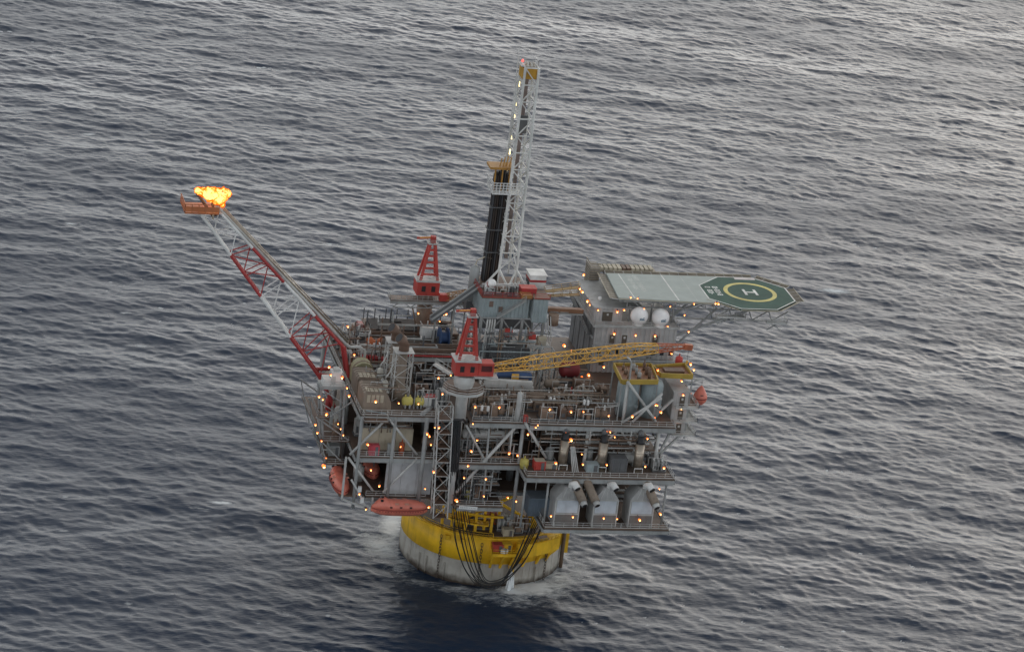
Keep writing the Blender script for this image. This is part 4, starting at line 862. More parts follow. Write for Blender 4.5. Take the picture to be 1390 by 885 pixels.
# flame: a ragged tongue blown to the right
from mathutils import noise as mn
def flame():
    M = bpy.data.materials.new('flame_fire'); M.use_nodes = True; n = M.node_tree.nodes; l = M.node_tree.links; n.remove(n['Principled BSDF'])
    g = n.new('ShaderNodeNewGeometry'); t = n.new('ShaderNodeTexNoise'); t.inputs['Scale'].default_value = .55; t.inputs['Detail'].default_value = 5; l.new(g.outputs['Position'], t.inputs['Vector'])
    lw = n.new('ShaderNodeLayerWeight'); lw.inputs['Blend'].default_value = .35
    a = n.new('ShaderNodeMath'); a.operation = 'MULTIPLY_ADD'; a.inputs[1].default_value = 1.15; l.new(lw.outputs['Facing'], a.inputs[0]); l.new(t.outputs['Fac'], a.inputs[2])
    r = n.new('ShaderNodeValToRGB'); r.color_ramp.elements[0].position = .55; r.color_ramp.elements[0].color = (1, .72, .24, 1); e2_ = r.color_ramp.elements.new(.74); e2_.color = (1, .42, .04, 1); r.color_ramp.elements[-1].position = 1.0; r.color_ramp.elements[-1].color = (.80, .10, .004, 1)
    e_ = r.color_ramp.elements.new(.90); e_.color = (1, .17, .006, 1); l.new(a.outputs[0], r.inputs['Fac'])
    em = n.new('ShaderNodeEmission'); em.inputs['Strength'].default_value = 1.6; l.new(r.outputs['Color'], em.inputs['Color']); l.new(em.outputs[0], n['Material Output'].inputs['Surface'])
    import bmesh
    bm = bmesh.new()
    c0 = at(267, 260, y=-1.2); 
    for u, v, r_, st in ((269, 259.5, .65, 1.6), (275, 261, 1.0, 1.6), (282, 263, 1.35, 1.4), (289, 265, 1.6, 1.3), (296, 268, 1.65, 1.1), (299, 273, 1.15, 1.0), (301, 278, .7, .9), (302, 265, 1.3, 1.1), (307, 263, .9, 1.1), (311, 262, .5, 1.3), (304, 258, .6, .9), (294, 261, .9, 1.4)):
        c = at(u, v, y=-1.2); mtx = Matrix.Translation(c) @ Matrix.Rotation(R(18), 4, 'Y') @ Matrix.Diagonal((st, 1, 1, 1)); bmesh.ops.create_icosphere(bm, subdivisions=4, radius=r_, matrix=mtx)
    me = bpy.data.meshes.new('flame'); bm.to_mesh(me); bm.free()
    o = bpy.data.objects.new('flame', me); COL.objects.link(o)
    md = o.modifiers.new('r', 'REMESH'); md.mode = 'VOXEL'; md.voxel_size = .16
    dg = bpy.context.evaluated_depsgraph_get(); me2 = bpy.data.meshes.new_from_object(o.evaluated_get(dg)); o.modifiers.clear(); o.data = me2
    for v in me2.vertices:
        d = mn.fractal(v.co * .8, .8, 2.1, 4); v.co += v.normal * (d * .42) + Vector((.35, 0, .3)) * max(0, mn.noise(v.co * 2.6)) * .9
    me2.materials.clear(); me2.materials.append(M); me2.polygons.foreach_set('use_smooth', [True] * len(me2.polygons)); me2.update()
    tag(o, 'bright yellow gas flame burning at the flare tip', 'flame')
flame()

# ---------------------------------------------------------------- lifeboats
def lifeboat(c, L, axis, label, name='lifeboat', cab=1):
    """enclosed boat: c = keel centre; axis 'x' or 'y'; cab = end that carries the raised cockpit"""
    t = thing(name, c, label, 'lifeboat', 'orange enclosed lifeboats')
    def P3(s_, o_, z_): return (c[0] + s_, c[1] + o_, c[2] + z_) if axis == 'x' else (c[0] - o_, c[1] + s_, c[2] + z_)
    hull, can = [], []
    for i in range(15):
        u = -1 + 2 * i / 14; k = max(.04, (1 - abs(u) ** 3.2)) ** .6; s_ = u * L / 2; hw = 1.75 * k; ke = .9 * abs(u) ** 4
        hull.append([P3(s_, q * hw, z_) for q, z_ in ((0, ke), (.55, .25 + ke * .8), (.9, .9 + .3 * ke), (1.0, 1.6), (1.04, 1.75), (-1.04, 1.75), (-1.0, 1.6), (-.9, .9 + .3 * ke), (-.55, .25 + ke * .8))])
        hump = math.exp(-((u - .62 * cab) / .16) ** 2) * .85
        ht = 1.75 * k ** .7 + hump * (k ** .3); 
        can.append([P3(s_ * .985, hw * q, 1.72 + ht * z_) for q, z_ in ((.98, 0), (.95, .45), (.78, .8), (.42, .98), (0, 1.02), (-.42, .98), (-.78, .8), (-.95, .45), (-.98, 0))])
    b = MB(); b.loft(hull); b.build('hull', ORG, t, True); b = MB(); b.loft(can); cn_ = b.build('canopy', ORG, t, True)
    b = MB()
    b.sweep([Vector(h_[4]) for h_ in hull], .10, 5); b.sweep([Vector(h_[5]) for h_ in hull], .10, 5); b.build('rub_rail', mat('rail_dark_red', (.25, .04, .03)), t)
    for u in (-.35, 0, .35):
        for sg in (-1, 1):
            p = P3(u * L / 2, sg * 1.66, 2.3); MB().cb((p[0], p[1], p[2]), .5, .22, .3).build('porthole', BLACK, cn_)
    for k in range(18):
        for sg in (-1, 1):
            u = -.82 + k * 1.64 / 17; p = P3(u * L / 2, sg * 1.75 * (1 - abs(u) ** 3.2) ** .6 * 1.01, 1.35); MB().cb(p, .28, .1, .12).build('grab_line', mat('rail_dark_red', (.25, .04, .03)), t)
    for k in range(3):
        p = P3((.62 * cab + (k - 1) * .05) * L / 2, (k - 1) * .9, 3.75 - .25 * abs(k - 1)); MB().cb(p, .5, .5, .35).build('cockpit_window', BLACK, cn_)
    for u, q_ in ((-.15, 1), (.2, -1), (-.15, -1), (.2, 1)):
        p = P3(u * L / 2, q_ * 1.3, 3.0); MB().cb(p, .9, .5, .28).build('hatch', mat('hatch_pale', (.62, .30, .22)), cn_)
    for u in (-.7, .7): p = P3(u * L / 2, 0, 3.2); MB().tube(p, (p[0], p[1], p[2] + 1.2), .12, 6).build('lifting_hook', DGREY, t)
    return t
p = at(541, 699, y=-29.2); lifeboat((p.x, -29.2, p.z), 12.2, 'x', 'orange enclosed lifeboat slung broadside below the front left cellar deck', cab=-1)
p = at(461, 664, y=-21); lifeboat((p.x - .2, -21, p.z), 11.5, 'y', 'orange enclosed lifeboat seen end-on at the left side beside the front lifeboat', cab=1)
p = at(509, 646, y=-14); lifeboat((p.x - 1, -13, p.z), 9.5, 'y', 'shaded orange lifeboat inside the dark left bay below the mid deck', cab=1)
p = at(949, 549, y=-10); t = thing('rescue_capsule', (p.x, -10, p.z), 'orange pointed rescue capsule hanging at the far right side', 'lifeboat')
b = MB(); b.lathe((p.x, -10, p.z), [(.1, -.15), (.8, .2), (1.35, .85), (1.58, 1.6), (1.5, 2.2), (1.2, 2.9), (.8, 3.6), (.4, 4.2), (.08, 4.5)], 20); b.build('shell', ORG, t, True)
MB().lathe((p.x, -10, p.z), [(1.58, 1.55), (1.62, 1.7), (1.58, 1.85)], 16).build('rub_rail', mat('rail_dark_red', (.25, .04, .03)), t); MB().box(p.x - .35, -11.35, p.z + 2.0, p.x + .25, -11.0, p.z + 2.7).build('hatch', BLACK, t)
MB().bar((p.x, -10, p.z + 4.6), (p.x, -10, p.z + 6.0), .08).build('fall_wire', DGREY, t); MB().bar((p.x + .4, -10, p.z + 6.0), (33.5, -10, p.z + 6.2), .35).build('davit_arm', LGREY, t); MB().bar((p.x, -10, p.z + 6.0), (34, -10, p.z + 3), .25).build('davit_brace', LGREY, t)
# davit frames for the left and front boats
t = thing('lifeboat_davit', (-34, YF, ZC), 'grey davit frame with white fittings beside the left lifeboat', 'davit')
for a, c in (((470, 620), (464, 677)), ((464, 677), (500, 690)), ((477, 651), (487, 668)), ((487, 668), (497, 690)), ((506, 675), (504, 694))): MB().bar(at(*a, y=-27.4), at(*c, y=-27.4), .4).build('frame_bar', LGREY, t)
MB().box(-39.0, -27.2, 24.7, -35, -18, 24.9).build('floor_grating', BROWN, t)
for u, v in ((488, 667), (491, 682)): MB().cb(at(u, v, y=-27.8), .7, .6, 1.2).build('float_pack', WHITE, t)


# ---------------------------------------------------------------- top deck, left
for i, (y0, y1, lab) in enumerate(((-25.6, -18.4, 'front one of two tan ribbed turbine enclosures with rounded shoulder'), (-17.4, -10.8, 'rear one of two tan ribbed turbine enclosures with rounded shoulder'))):
    t = thing('turbine_enclosure', (-32, y0, ZT), lab, 'turbine', 'tan turbine enclosures at the left of the top deck')
    prof = [(-35.4, 0), (-29.5, 0)] + [(-32.5 + 3.0 * math.cos(R(a)), 1.2 + 3.0 * math.sin(R(a))) for a in range(0, 91, 15)] + [(-35.0, 4.2), (-35.4, 3.8)]
    b = MB(); b.loft([[(x, yy, ZT + .2 + z) for x, z in prof] for yy in (y0, y1)]); b.build('casing', TAN, t)
    for k in range(6):
        yy = y0 + .3 + k * (y1 - y0 - .6) / 5; b = MB(); b.sweep([(x * 1.0 + (.0), yy, ZT + .22 + z * 1.01) for x, z in prof[1:]], .09, 4); b.build('rib', TAN, t)
    for k in range(4): MB().box(-34.8 + k * .95, y0 - .06, ZT + 2.2, -34.1 + k * .95, y0, ZT + 3.9).build('filter_panel', CREAM, t)
    for k in range(4): MB().box(-34.9 + k * .9, y0 + .5, ZT + 4.41, -34.2 + k * .9, y0 + 3, ZT + 4.5).build('roof_panel', CREAM, t)
t = thing('intake_duct', (-32.5, -7, ZT), 'pale yellow-green arched duct behind the tan turbine enclosures', 'duct')
b = MB(); b.loft([[(-32.6 + r_ * math.cos(R(a)), yy, ZT + 2.5 + r_ * math.sin(R(a))) for r_, a in [(2.3, q) for q in range(0, 181, 20)]] + [(-34.9, yy, ZT), (-30.3, yy, ZT)] for yy in (-9.6, -6.0)]); b.build('shell', mat('duct_green', (.33, .31, .18), dirt=.3), t, False)
b = MB(); b.loft([[(-32.6 + 2.4 * math.cos(R(q)), yy, ZT + 2.5 + 2.4 * math.sin(R(q))) for q in range(0, 181, 20)] for yy in (-8.6, -8.2)]); b.build('rib', SKID, t)
def stack(c, top, label):
    t = thing('exhaust_stack', c, label, 'exhaust stack', 'tan exhaust stacks in white lattice frames'); x, y, z = c; H = top - z
    MB().lathe(c, [(1.8, 0), (1.8, 1.4), (.98, 3.2), (.98, H - 3)], 20).build('duct', TAN, t, True)
    pts = [Vector((x, y, top - 3.1)), Vector((x, y, top - 1.6)), Vector((x - .5, y - .2, top - .6)), Vector((x - 1.4, y - .5, top + .1))]
    MB().sweep(pts, 1.12, 18).build('elbow', BROWN, t, True); d = (pts[3] - pts[2]).normalized(); MB().tube(pts[3] - d * .05, pts[3] + d * .04, .98, 18).build('mouth', BLACK, t)
    fr = [ring4((x, y, zz), X, Y, 3.6, 3.2) for zz in np.linspace(z, top - 3.0, 5)]
    lattice(t, fr, lambda i: LGREY, .13, .12, 'frame_leg', 'frame_brace')
    MB().box(x - 2.1, y - 1.9, top - 3.05, x + 2.1, y + 1.9, top - 2.9).build('frame_platform', LGREY, t); 
    return t
a = at(541, 541, z=ZT); stack((a.x, a.y, ZT), at(547, 458, y=a.y).z, 'nearer tan exhaust stack with slanted rusty mouth in lattice frame')
c = at(531, 523, z=ZT); stack((c.x, c.y, ZT), at(537, 444, y=c.y).z, 'farther tan exhaust stack with slanted rusty mouth in lattice frame')
for (u, v, y_, lab) in ((515, 514, -15.5, 'upper white canister with bent pipe beside the lattice stacks'), (522, 531, -19, 'lower white canister with bent pipe beside the lattice stacks')):
    c = at(u, v, y=y_); t = thing('seal_pot', c, lab, 'canister', 'white canisters by the stacks')
    MB().lathe(c, [(.4, 0), (.62, .15), (.62, 2.2), (.3, 2.5), (.12, 2.6)], 14).build('shell', mat('canister_cream', (.50, .48, .42)), t, True); MB().sweep([c + Z * 2.5, c + Z * 3.2, c + Vector((.8, .4, 4.2)), c + Vector((1.5, .8, 6.0))], .14, 6).build('vent_pipe', LGREY, t)
    for sx in (-.5, .5): MB().bar((c.x + sx, c.y, ZT), (c.x + sx, c.y, c.z), .16).build('leg', GREY, t)
    MB().box(c.x - .9, c.y - .8, c.z - .12, c.x + .9, c.y + .8, c.z).build('shelf', LGREY, t)
t = thing('white_module', (-39.5, -17, ZT), 'white stepped machinery box on a grey stand at the left edge', 'module'); c = at(449, 524, y=-16)
MB().box(c.x - 2.6, -18, c.z, c.x + 3.0, -14, c.z + .6).build('stand_top', GREY, t)
MB().box(c.x - .3, -17.6, c.z + .6, c.x + 2.1, -15, c.z + 3.7).build('tall_block', WHITE, t); MB().box(c.x - 2.0, -17.6, c.z + .6, c.x - .4, -15, c.z + 2.2).build('low_block', WHITE, t); MB().box(c.x + .2, -17, c.z + 3.7, c.x + 1.5, -15.6, c.z + 4.3).build('roof_unit', LGREY, t); MB().box(c.x - .2, -17.66, c.z + 1.0, c.x + .6, -17.6, c.z + 2.8).build('door', LGREY, t)
for sx in (-2.4, 2.8):
    for sy in (-17.8, -14.2): MB().tube((c.x + sx, sy, c.z), (c.x + sx * .8 + 1.0, sy, ZM), .28, 8).build('stand_leg', GREY, t)
for k in range(3): MB().bar((c.x - 2.4, -17.9, c.z - k * 3), (c.x + 2.6, -17.9, c.z - 3 - k * 3), .2).build('stand_brace', GREY, t)
railing(t, [(c.x - 2.6, -18, c.z + .6), (c.x + 3.0, -18, c.z + .6)])
c = at(455, 622, y=-12); vvessel((c.x, -12, c.z), 1.25, at(458, 552, y=-12).z - c.z, mat('vessel_pale', (.42, .40, .37), dirt=.4), 'tall pale vertical vessel at the left side below the white module')
# walkways hung on the left side with their braces
t = thing('side_walkway', (-40, -8, ZM), 'rusty lamp-lit walkway frame hung on the left side of the platform', 'walkway')
MB().box(-42.5, -19, ZM - .2, -36.2, 6, ZM).build('floor', BROWN, t); MB().box(-43.4, -19, 39.2, -41.2, -9, 39.4).build('floor', BROWN, t); MB().box(-41, -20, 29, -37, -2, 29.2).build('floor', BROWN, t)
railing(t, [(-36.4, -19, ZM), (-42.4, -19, ZM), (-42.4, 6, ZM)], GREY); railing(t, [(-43.4, -9, 39.4), (-43.4, -19, 39.4), (-41.2, -19, 39.4)], GREY); railing(t, [(-41, -2, 29.2), (-41, -20, 29.2), (-37, -20, 29.2)], GREY)
for y_ in (-18.5, -8, 3):
    MB().bar((-42.3, y_, ZM - .2), (-36.2, y_, 28), .3).build('knee_brace', GREY, t); MB().bar((-43.8, y_, 39.2), (-36.2, y_, ZM), .3).build('knee_brace', GREY, t); MB().bar((-42.3, y_, ZM), (-43.6, y_, 39.2), .22).build('post', GREY, t)
    MB().bar((-40.8, y_, 39.3), (-36.3, y_, 43), .25).build('hanger', GREY, t)
    MB().bar((-40.8, y_, 29), (-42.3, y_, ZM), .22).build('post', GREY, t)
for k, y_ in enumerate((-16, -11, -5)): vvessel((-38.6, y_, ZM), .7, 3.2 + k * .5, (SKID, GREY, RED)[k], ('small brown upright vessel on the left side walkway', 'small grey upright vessel on the left side walkway', 'small red upright vessel on the left side walkway')[k])
for k, y_ in enumerate((-15, -8, -2)): cabinet((-38.6, y_, 29.2), 2.2, 2.0, 2.4, (GREY, SKID, DGREY)[k], ('grey locker on the lowest left side walkway', 'brown locker on the lowest left side walkway', 'dark locker on the lowest left side walkway')[k])

# pipe deck and things behind, left of the drill module
t = thing('pipe_deck', (-18, 8, ZT), 'raised brown pipe deck with dark stanchions behind the exhaust stacks', 'pipe deck')
MB().box(-28, 11.5, 47.2, -7.5, 20, 47.5).build('floor', DECKM, t); MB().box(-28, 11.3, 46.2, -7.5, 11.5, 47.6).build('edge_beam', BROWN, t); MB().box(-28, 6.0, 45.0, -7.5, 6.3, 46.4).build('edge_beam', BROWN, t); MB().box(-28, 6.3, 45.9, -7.5, 11.2, 46.1).build('lower_floor', DECKM, t)
for k in range(9):
    x_ = -27.6 + k * 2.5; MB().bar((x_, 11.4, ZT), (x_, 11.4, 47.2), .25).build('post', GREY, t); MB().bar((x_, 6.1, ZT), (x_, 6.1, 46), .25).build('post', GREY, t); MB().bar((x_, 19.6, 47.5), (x_, 19.6, 50.0), .2).build('stanchion', DGREY, t); MB().bar((x_, 11.6, 47.5), (x_, 11.6, 49.2), .16).build('stanchion', GREY, t)
for k in range(14): tag(MB().tube((-27, 12.5 + k * .5, 47.72), (-9 - (k % 3), 12.5 + k * .5, 47.72), .2, 6).build('drill_pipe', mat('pipe_dark', (.05, .042, .04), dirt=.5), None), 'dark drill pipe lying in the row on the raised pipe deck', 'drill pipe', 'drill pipes lying on the pipe deck')
for k in range(12): tag(MB().tube((-26, 6.8 + k * .36, 46.27), (-9.5, 6.8 + k * .36, 46.27), .16, 6).build('casing_pipe', mat('pipe_grey', (.15, .14, .13), dirt=.5), None), 'thin grey pipe lying in the row on the lower pipe deck', 'pipe', 'thin pipes lying on the lower pipe deck')
FILL = []
cabinet(at(494, 452, z=ZT + .02) + Y * 0, 3.2, 2.4, 2.4, mat('pink_box', (.42, .16, .15)), 'faded pink container at the back left corner of the top deck')
cabinet(at(582, 457, y=10.0), 3.6, 2.4, 2.4, WHITE, 'white box on the pipe deck under the rear crane'); 
t = thing('orange_tarp', at(508, 466, y=5), 'bright orange folded tarpaulin heap at the left end of the pipe deck', 'tarpaulin'); c = at(508, 468, y=5)
b = MB(); b.loft([[(c.x + k * .8 - 1.6, 4 + yy, c.z - .2 + zz * (1 + .3 * math.sin(k * 2))) for yy, zz in ((0, 0), (.3, 1.1), (1.2, 1.6), (2.2, 1.2), (2.6, 0))] for k in range(5)]); b.build('cloth', mat('tarp_orange', (.45, .12, .04)), t, True); MB().box(c.x - 1.8, 3.8, ZT, c.x + 1.8, 6.8, c.z - .2).build('pallet', BROWN, t)
t = thing('blue_reel', at(601, 470, y=6), 'dark blue cable reel behind the front crane post', 'reel'); c = at(601, 466, y=6)
MB().lathe((c.x, 6, c.z + 1.4), [(2.3, -1.0), (2.3, -.8), (1.3, -.79), (1.3, .79), (2.3, .8), (2.3, 1.0)], 20, axis='x').build('drum', BLUE, t); 
for sx in (-1.2, 1.2): MB().bar((c.x + sx, 6, ZT), (c.x + sx, 6, c.z + 1.5), .4).build('stand', DGREY, t)
# braced grey module front in the middle left of the deck
t = thing('manifold_module', (-17, 0, ZT), 'braced open grey pipe module between the exhaust stacks and the front crane', 'module')
for z_ in (44.6, 47.4): MB().box(-23, -4.2, z_, -8, 4.6, z_ + .2).build('floor', DECKM if z_ > 46 else BROWN, t)
for x_ in (-23, -18, -13, -8):
    for y_ in (-4.2, 4.6): MB().bar((x_, y_, ZT), (x_, y_, 47.4), .32).build('post', GREY, t)
for x_ in (-23, -18, -13): MB().bar((x_, -4.2, 43.7), (x_ + 2.5, -4.2, 47.3), .25).build('brace', GREY, t); MB().bar((x_ + 5, -4.2, 43.7), (x_ + 2.5, -4.2, 47.3), .25).build('brace', GREY, t)
MB().bar((-23, -4.3, 47.3), (-8, -4.3, 47.3), .4, .6).build('edge_beam', GREY, t); MB().bar((-23, -4.35, 48.3), (-8, -4.35, 48.3), .2, .35).build('red_rail', RED, t); railing(t, [(-23, -4.2, 47.6), (-8, -4.2, 47.6)], GREY)
for k in range(11): pipe([(-22.5, -3.6 + k * .7, 48.0 + .25 * (k % 2)), (-15 + (k % 4), -3.6 + k * .7, 48.0 + .25 * (k % 2)), (-8.4, -3.6 + k * .7, 48.0 + .25 * (k % 2))], .2, (DGREY, SKID, GREY, BROWN)[k % 4], 'straight pipe in the rack on top of the braced grey module', 'pipes in the rack of the braced module')
pipe([at(487, 452, y=17), at(500, 493, y=0), at(506, 497, y=-2), at(545, 496, y=-2)], .38, LGREY, 'pale bent pipe running back from the turbine enclosures to the far left corner', None)
for k, (u, v, y_, L_, mt_, lab) in enumerate(((506, 486, 0, 6, RED, 'long low dark red skid left of the lattice stacks'), (508, 476, 4, 7, WHITE, 'long white bottle rack with red base left of the lattice stacks'), (505, 505, -6, 5, GREY, 'grey valve skid between duct and lattice stacks'))):
    c = at(u, v, y=y_); skid((c.x, y_, ZT), L_, 2.2, max(1.6, c.z - ZT + 1.5), mt_, lab, seed=40 + k)
for k in range(8):
    y_ = 17 - (k % 4) * 5.0; x_ = -33.4 + (k // 4) * 3.4
    skid((x_, y_, ZT), 3.0, 3.2, 3.2 + (k % 3) * .8, (SKID, DGREY, BROWN, GREY)[k % 4], 'cluttered %s machine skid on the far left top deck, %s from the back' % (('brown', 'dark', 'rusty', 'grey')[k % 4], ORD[k % 4]), 'skids in the far left part of the top deck', seed=60 + k)

for k, (x_, y_, L_, H_, mt_, cn) in enumerate(((-21.5, -20, 3.4, 3.4, DGREY, 'dark'), (-17.6, -20.5, 3.0, 4.2, GREY, 'grey'), (-21, -15.5, 3.6, 3.0, BROWN, 'rusty'), (-17, -15.5, 3.2, 4.4, DGREY, 'tall dark'), (-13, -12, 3.4, 3.4, SKID, 'brown'), (-19.6, -10.5, 4.2, 3.6, BLACK, 'black'), (-24.2, -6.5, 2.6, 3.0, GREY, 'pale'), (-14.5, -7.4, 3.4, 2.6, BROWN, 'low rusty'))):
    skid((x_, y_, ZT), L_, 3.2, H_, mt_, '%s machine skid between the lattice stacks and front crane, %s of eight' % (cn, ORD[k]), 'skids between stacks and front crane', seed=300 + k)
for k in range(9): MB().bar((-24 + k * 1.5, -23.2, ZT), (-24 + k * 1.5, -23.2, ZT + 4.2), .16).build('pipe_support', GREY, TS)
# ---------------------------------------------------------------- top deck, front middle and right
c = at(552, 553, z=ZT); hvessel((c.x, c.y, ZT), .95, 1.6, LYEL, 'pale yellow tank on the front left edge of the top deck, nearer the stacks', grp='pair of pale yellow tanks'); hvessel((c.x + 2.6, c.y, ZT), .9, 1.3, LYEL, 'pale yellow tank on the front left edge of the top deck, nearer the stair tower', grp='pair of pale yellow tanks')
c = at(583, 553, z=ZT); cabinet((c.x, c.y + 1, ZT), 2.8, 2.2, 2.4, WHITE, 'white box with dark red roof beside the pale yellow tanks', top=RED)
c = at(523, 556, z=ZT); cabinet((c.x, c.y, ZT), .9, .8, 1.3, mat('pink_red', (.50, .07, .09)), 'small pinkish red locker on the front rail left of the yellow tanks', name='locker', cat='locker')
c = at(512, 553, z=ZT); t = thing('landing_stage', (c.x - 1.5, -28, ZT), 'rust-brown landing stage jutting out at the front left corner of top deck', 'platform'); MB().box(c.x - 3.8, -29.2, ZT - .9, c.x + 1.4, -26.9, ZT - .7).build('floor', BROWN, t); railing(t, [(c.x - 3.8, -27, ZT - .7), (c.x - 3.8, -29.1, ZT - .7), (c.x + 1.4, -29.1, ZT - .7), (c.x + 1.4, -27, ZT - .7)], LGREY, h=1.7); MB().bar((c.x - 3.6, -28.6, ZT + 1.6), (c.x + .8, -28.6, ZT + 1.0), .14).build('handrail', BGREY, t)
k = 0
for row, y_, xs in ((0, -26.5, (-10.4, -6.6, -2.9)), (1, -26.8, (4.2, 8.4, 12.2, 16.0)), (2, -21.6, (-10.5, -6.3, -2.0, 2.4, 6.8, 11.2, 15.4)), (3, -16.5, (-9, -4, 9.5, 14.5)), (4, -12, (10, 15, 19.5))):
    for j, x_ in enumerate(xs):
        nm = ('front left row', 'front right row', 'second row', 'third row', 'back row')[row]
        skid((x_, y_, ZT), 3.5, 3.2, 2.7 + (k * 7 % 5) * .3, (SKID, SKID, TAN, SKID, BROWN)[k % 5], '%s compressor skid, %s from left in the %s on top deck' % (('brown', 'brown', 'tan', 'brown', 'rusty')[k % 5], ORD[j], nm), 'compressor skids on the top deck', seed=k); k += 1
for j, (u, v, y_) in enumerate(((681, 541, -24), (686, 541, -24), (747, 545, -25), (752, 546, -25), (793, 548, -26), (798, 549, -26), (654, 556, -28.3), (662, 557, -28.3))):
    c = at(u, v, y=y_); tag(MB().lathe(c, [(.25, -.2), (.3, 0), (.3, .8), (.15, 1.0)], 10).build('relief_cylinder', WHITE, None, True), 'small white cylinder on top of the compressor skids', 'cylinder', 'small white cylinders on the compressor skids')
c = at(702, 568, y=-28.6); t = vvessel((c.x, -28.6, ZT), .55, 6.6, LGREY, 'slim pale vertical vessel with ladder at the front rail of the top deck'); ladder(t, (c.x + .9, -28.8, ZT), 6.8); ladder(t, (c.x - .9, -28.9, ZT), 3)
c = at(709, 566, z=ZT); cabinet((c.x, -28.9, ZT), .8, .8, 1.5, CRED, 'small bright red locker at the foot of the slim ladder vessel', name='locker', cat='locker')
t = thing('box_girder', (-5, -19, ZT), 'thick pale grey box girder lying across the deck below the yellow boom', 'girder'); a, c = at(658, 519, y=-17), at(722, 523, y=-17)
MB().bar(a, c, 1.2, 1.7).build('beam', LGREY, t); 
for s_ in (.1, .5, .92): q = a.lerp(c, s_); MB().bar((q.x, q.y, ZT), (q.x, q.y, q.z - .8), .5).build('post', GREY, t)
MB().bar(c - Z * .3, c - Z * 1.9 + X * .2, .7).build('end_bracket', LGREY, t)
c = at(697, 513, y=-13); t = skid((c.x, -13, c.z - 1.2), 8.5, 2.6, 3.0, BLUE, 'blue machine with yellow guard under the yellow crane boom', seed=91); MB().box(c.x - .8, -14.45, c.z - .2, c.x + .8, -14.35, c.z + 1.5).build('guard', BYEL, t); MB().box(c.x - 4, -14, ZT, c.x + 4, -12, c.z - 1.2).build('plinth', DGREY, t)
c = at(773, 503, y=-6); hvessel((c.x, -6, c.z - 2), 1.7, 3.2, mat('dark_red_vessel', (.20, .02, .025)), 'dark red vessel beside the dark wall of the quarters'); tag(MB().box(c.x - 2.6, -7.6, ZT, c.x + 2.6, -4.4, c.z - 2).build('vessel_plinth', DGREY, None), 'dark plinth below the dark red vessel by the quarters', 'plinth')
c = at(749, 520, y=-12); hvessel((c.x, -12, c.z - 1.6), 1.0, 2.5, TAN, 'tan drum below the lattice post under the boom'); tag(MB().box(c.x - 1.6, -12.9, ZT, c.x + 1.6, -11.1, c.z - 1.6).build('vessel_plinth', DGREY, None), 'dark plinth below the tan drum under the boom', 'plinth')
t = thing('boom_rest_tower', (3, -14, ZT), 'grey lattice post below the middle of the yellow boom', 'tower'); lattice(t, [ring4((7.6, -9, z_), X, Y, 2.4, 2.2) for z_ in (ZT, 46.5, 49.5, 52.5)], lambda i: GREY, .14, .12, 'leg', 'brace')
# pair of grey tanks below the yellow framed deck
for j, (u, lab) in enumerate(((848, 'left one of two big blue-grey tanks under the yellow framed deck'), (880, 'right one of two big blue-grey tanks under the yellow framed deck'))):
    c = at(u, 568, y=-23.6); t = vvessel((c.x, -23.4, ZT), 2.4, 8.4, BGREY, lab, 'blue-grey tanks', 'storage_tank', 'tank'); MB().lathe((c.x + 1.7, -25.2, ZT + 2.4), [(.4, 0), (.4, .5)], 10).build('manway', BGREY, t)
def ydeck(pts, z, label, rail=True):
    t = thing('yellow_deck', (pts[0][0], pts[0][1], z), label, 'deck', 'yellow edged decks at the right'); n = len(pts)
    MB().prism(pts, z - .25, z).build('floor', mat('deck_rust', (.26, .12, .06), dirt=.5, streak=False), t)
    for i in range(n): a, c = Vector(pts[i]), Vector(pts[(i + 1) % n]); MB().bar((a.x, a.y, z + .1), (c.x, c.y, z + .1), .25, 1.1).build('edge_plate', mat('edge_yellow', (.42, .29, .05), dirt=.2), t)
    return t
ZY = 52.3
p4 = [at(*q, z=ZY) for q in ((844, 519), (893, 519), (884, 497), (833, 496))]; t = ydeck([(q.x, q.y) for q in p4], ZY, 'yellow edged rusty deck above the two blue-grey tanks'); cq = sum(p4, Vector()) / 4
for k in range(9): q = cq + Vector(((k % 3 - 1) * 2.3, (k // 3 - 1) * 2.4, 0)); vvessel((q.x, q.y, ZY), .35 + .1 * (k % 2), 1.0 + .4 * (k % 3), (SKID, GREY, BROWN)[k % 3], 'small upright pot standing in the clutter on the yellow edged tank deck', 'pots on the yellow tank deck')
c = at(852, 520, y=-26); q = Vector((c.x, c.y - .3, 0)); t = thing('vent_mast', (q.x, q.y, ZT), 'pale bent vent pipe standing at the corner of the yellow tank deck', 'pipe'); MB().sweep([(q.x, q.y - .6, ZT), (q.x, q.y - .6, ZY + 4.4), (q.x - .4, q.y - .4, ZY + 5.2), (q.x - 1.0, q.y, ZY + 5.6)], .22, 8).build('run', LGREY, t, True)
p4b = [at(*q, z=ZY) for q in ((897, 510), (940, 512), (929, 496), (886, 499))]; t = ydeck([(q.x, q.y) for q in p4b], ZY, 'yellow edged dark landing above the stair block at the right'); cq2 = sum(p4b, Vector()) / 4
MB().box(cq2.x - 2, cq2.y - 1, ZY, cq2.x + 2.4, cq2.y + 1.2, ZY + .5).build('hatch', BROWN, t)
c = at(921, 494, y=-14); vvessel((c.x, -14, c.z - 1), .8, 2.8, CRED, 'orange-red upright bottle behind the yellow landing at the right')
MB().bar((c.x, -14, ZT), (c.x, -14, c.z - 1), .6).build('bottle_post', GREY, None); o = bpy.data.objects['bottle_post']; tag(o, 'grey post under the orange-red bottle at the right', 'post')
for q in p4 + p4b: pass
for i, q in enumerate((p4[0], p4[1], p4[3], p4b[1], p4b[2], p4b[3])): MB().bar((q.x, q.y, 38 if i in (3, 4) else ZT), (q.x, q.y, ZY - .25), .25).build('deck_post', GREY, TS)
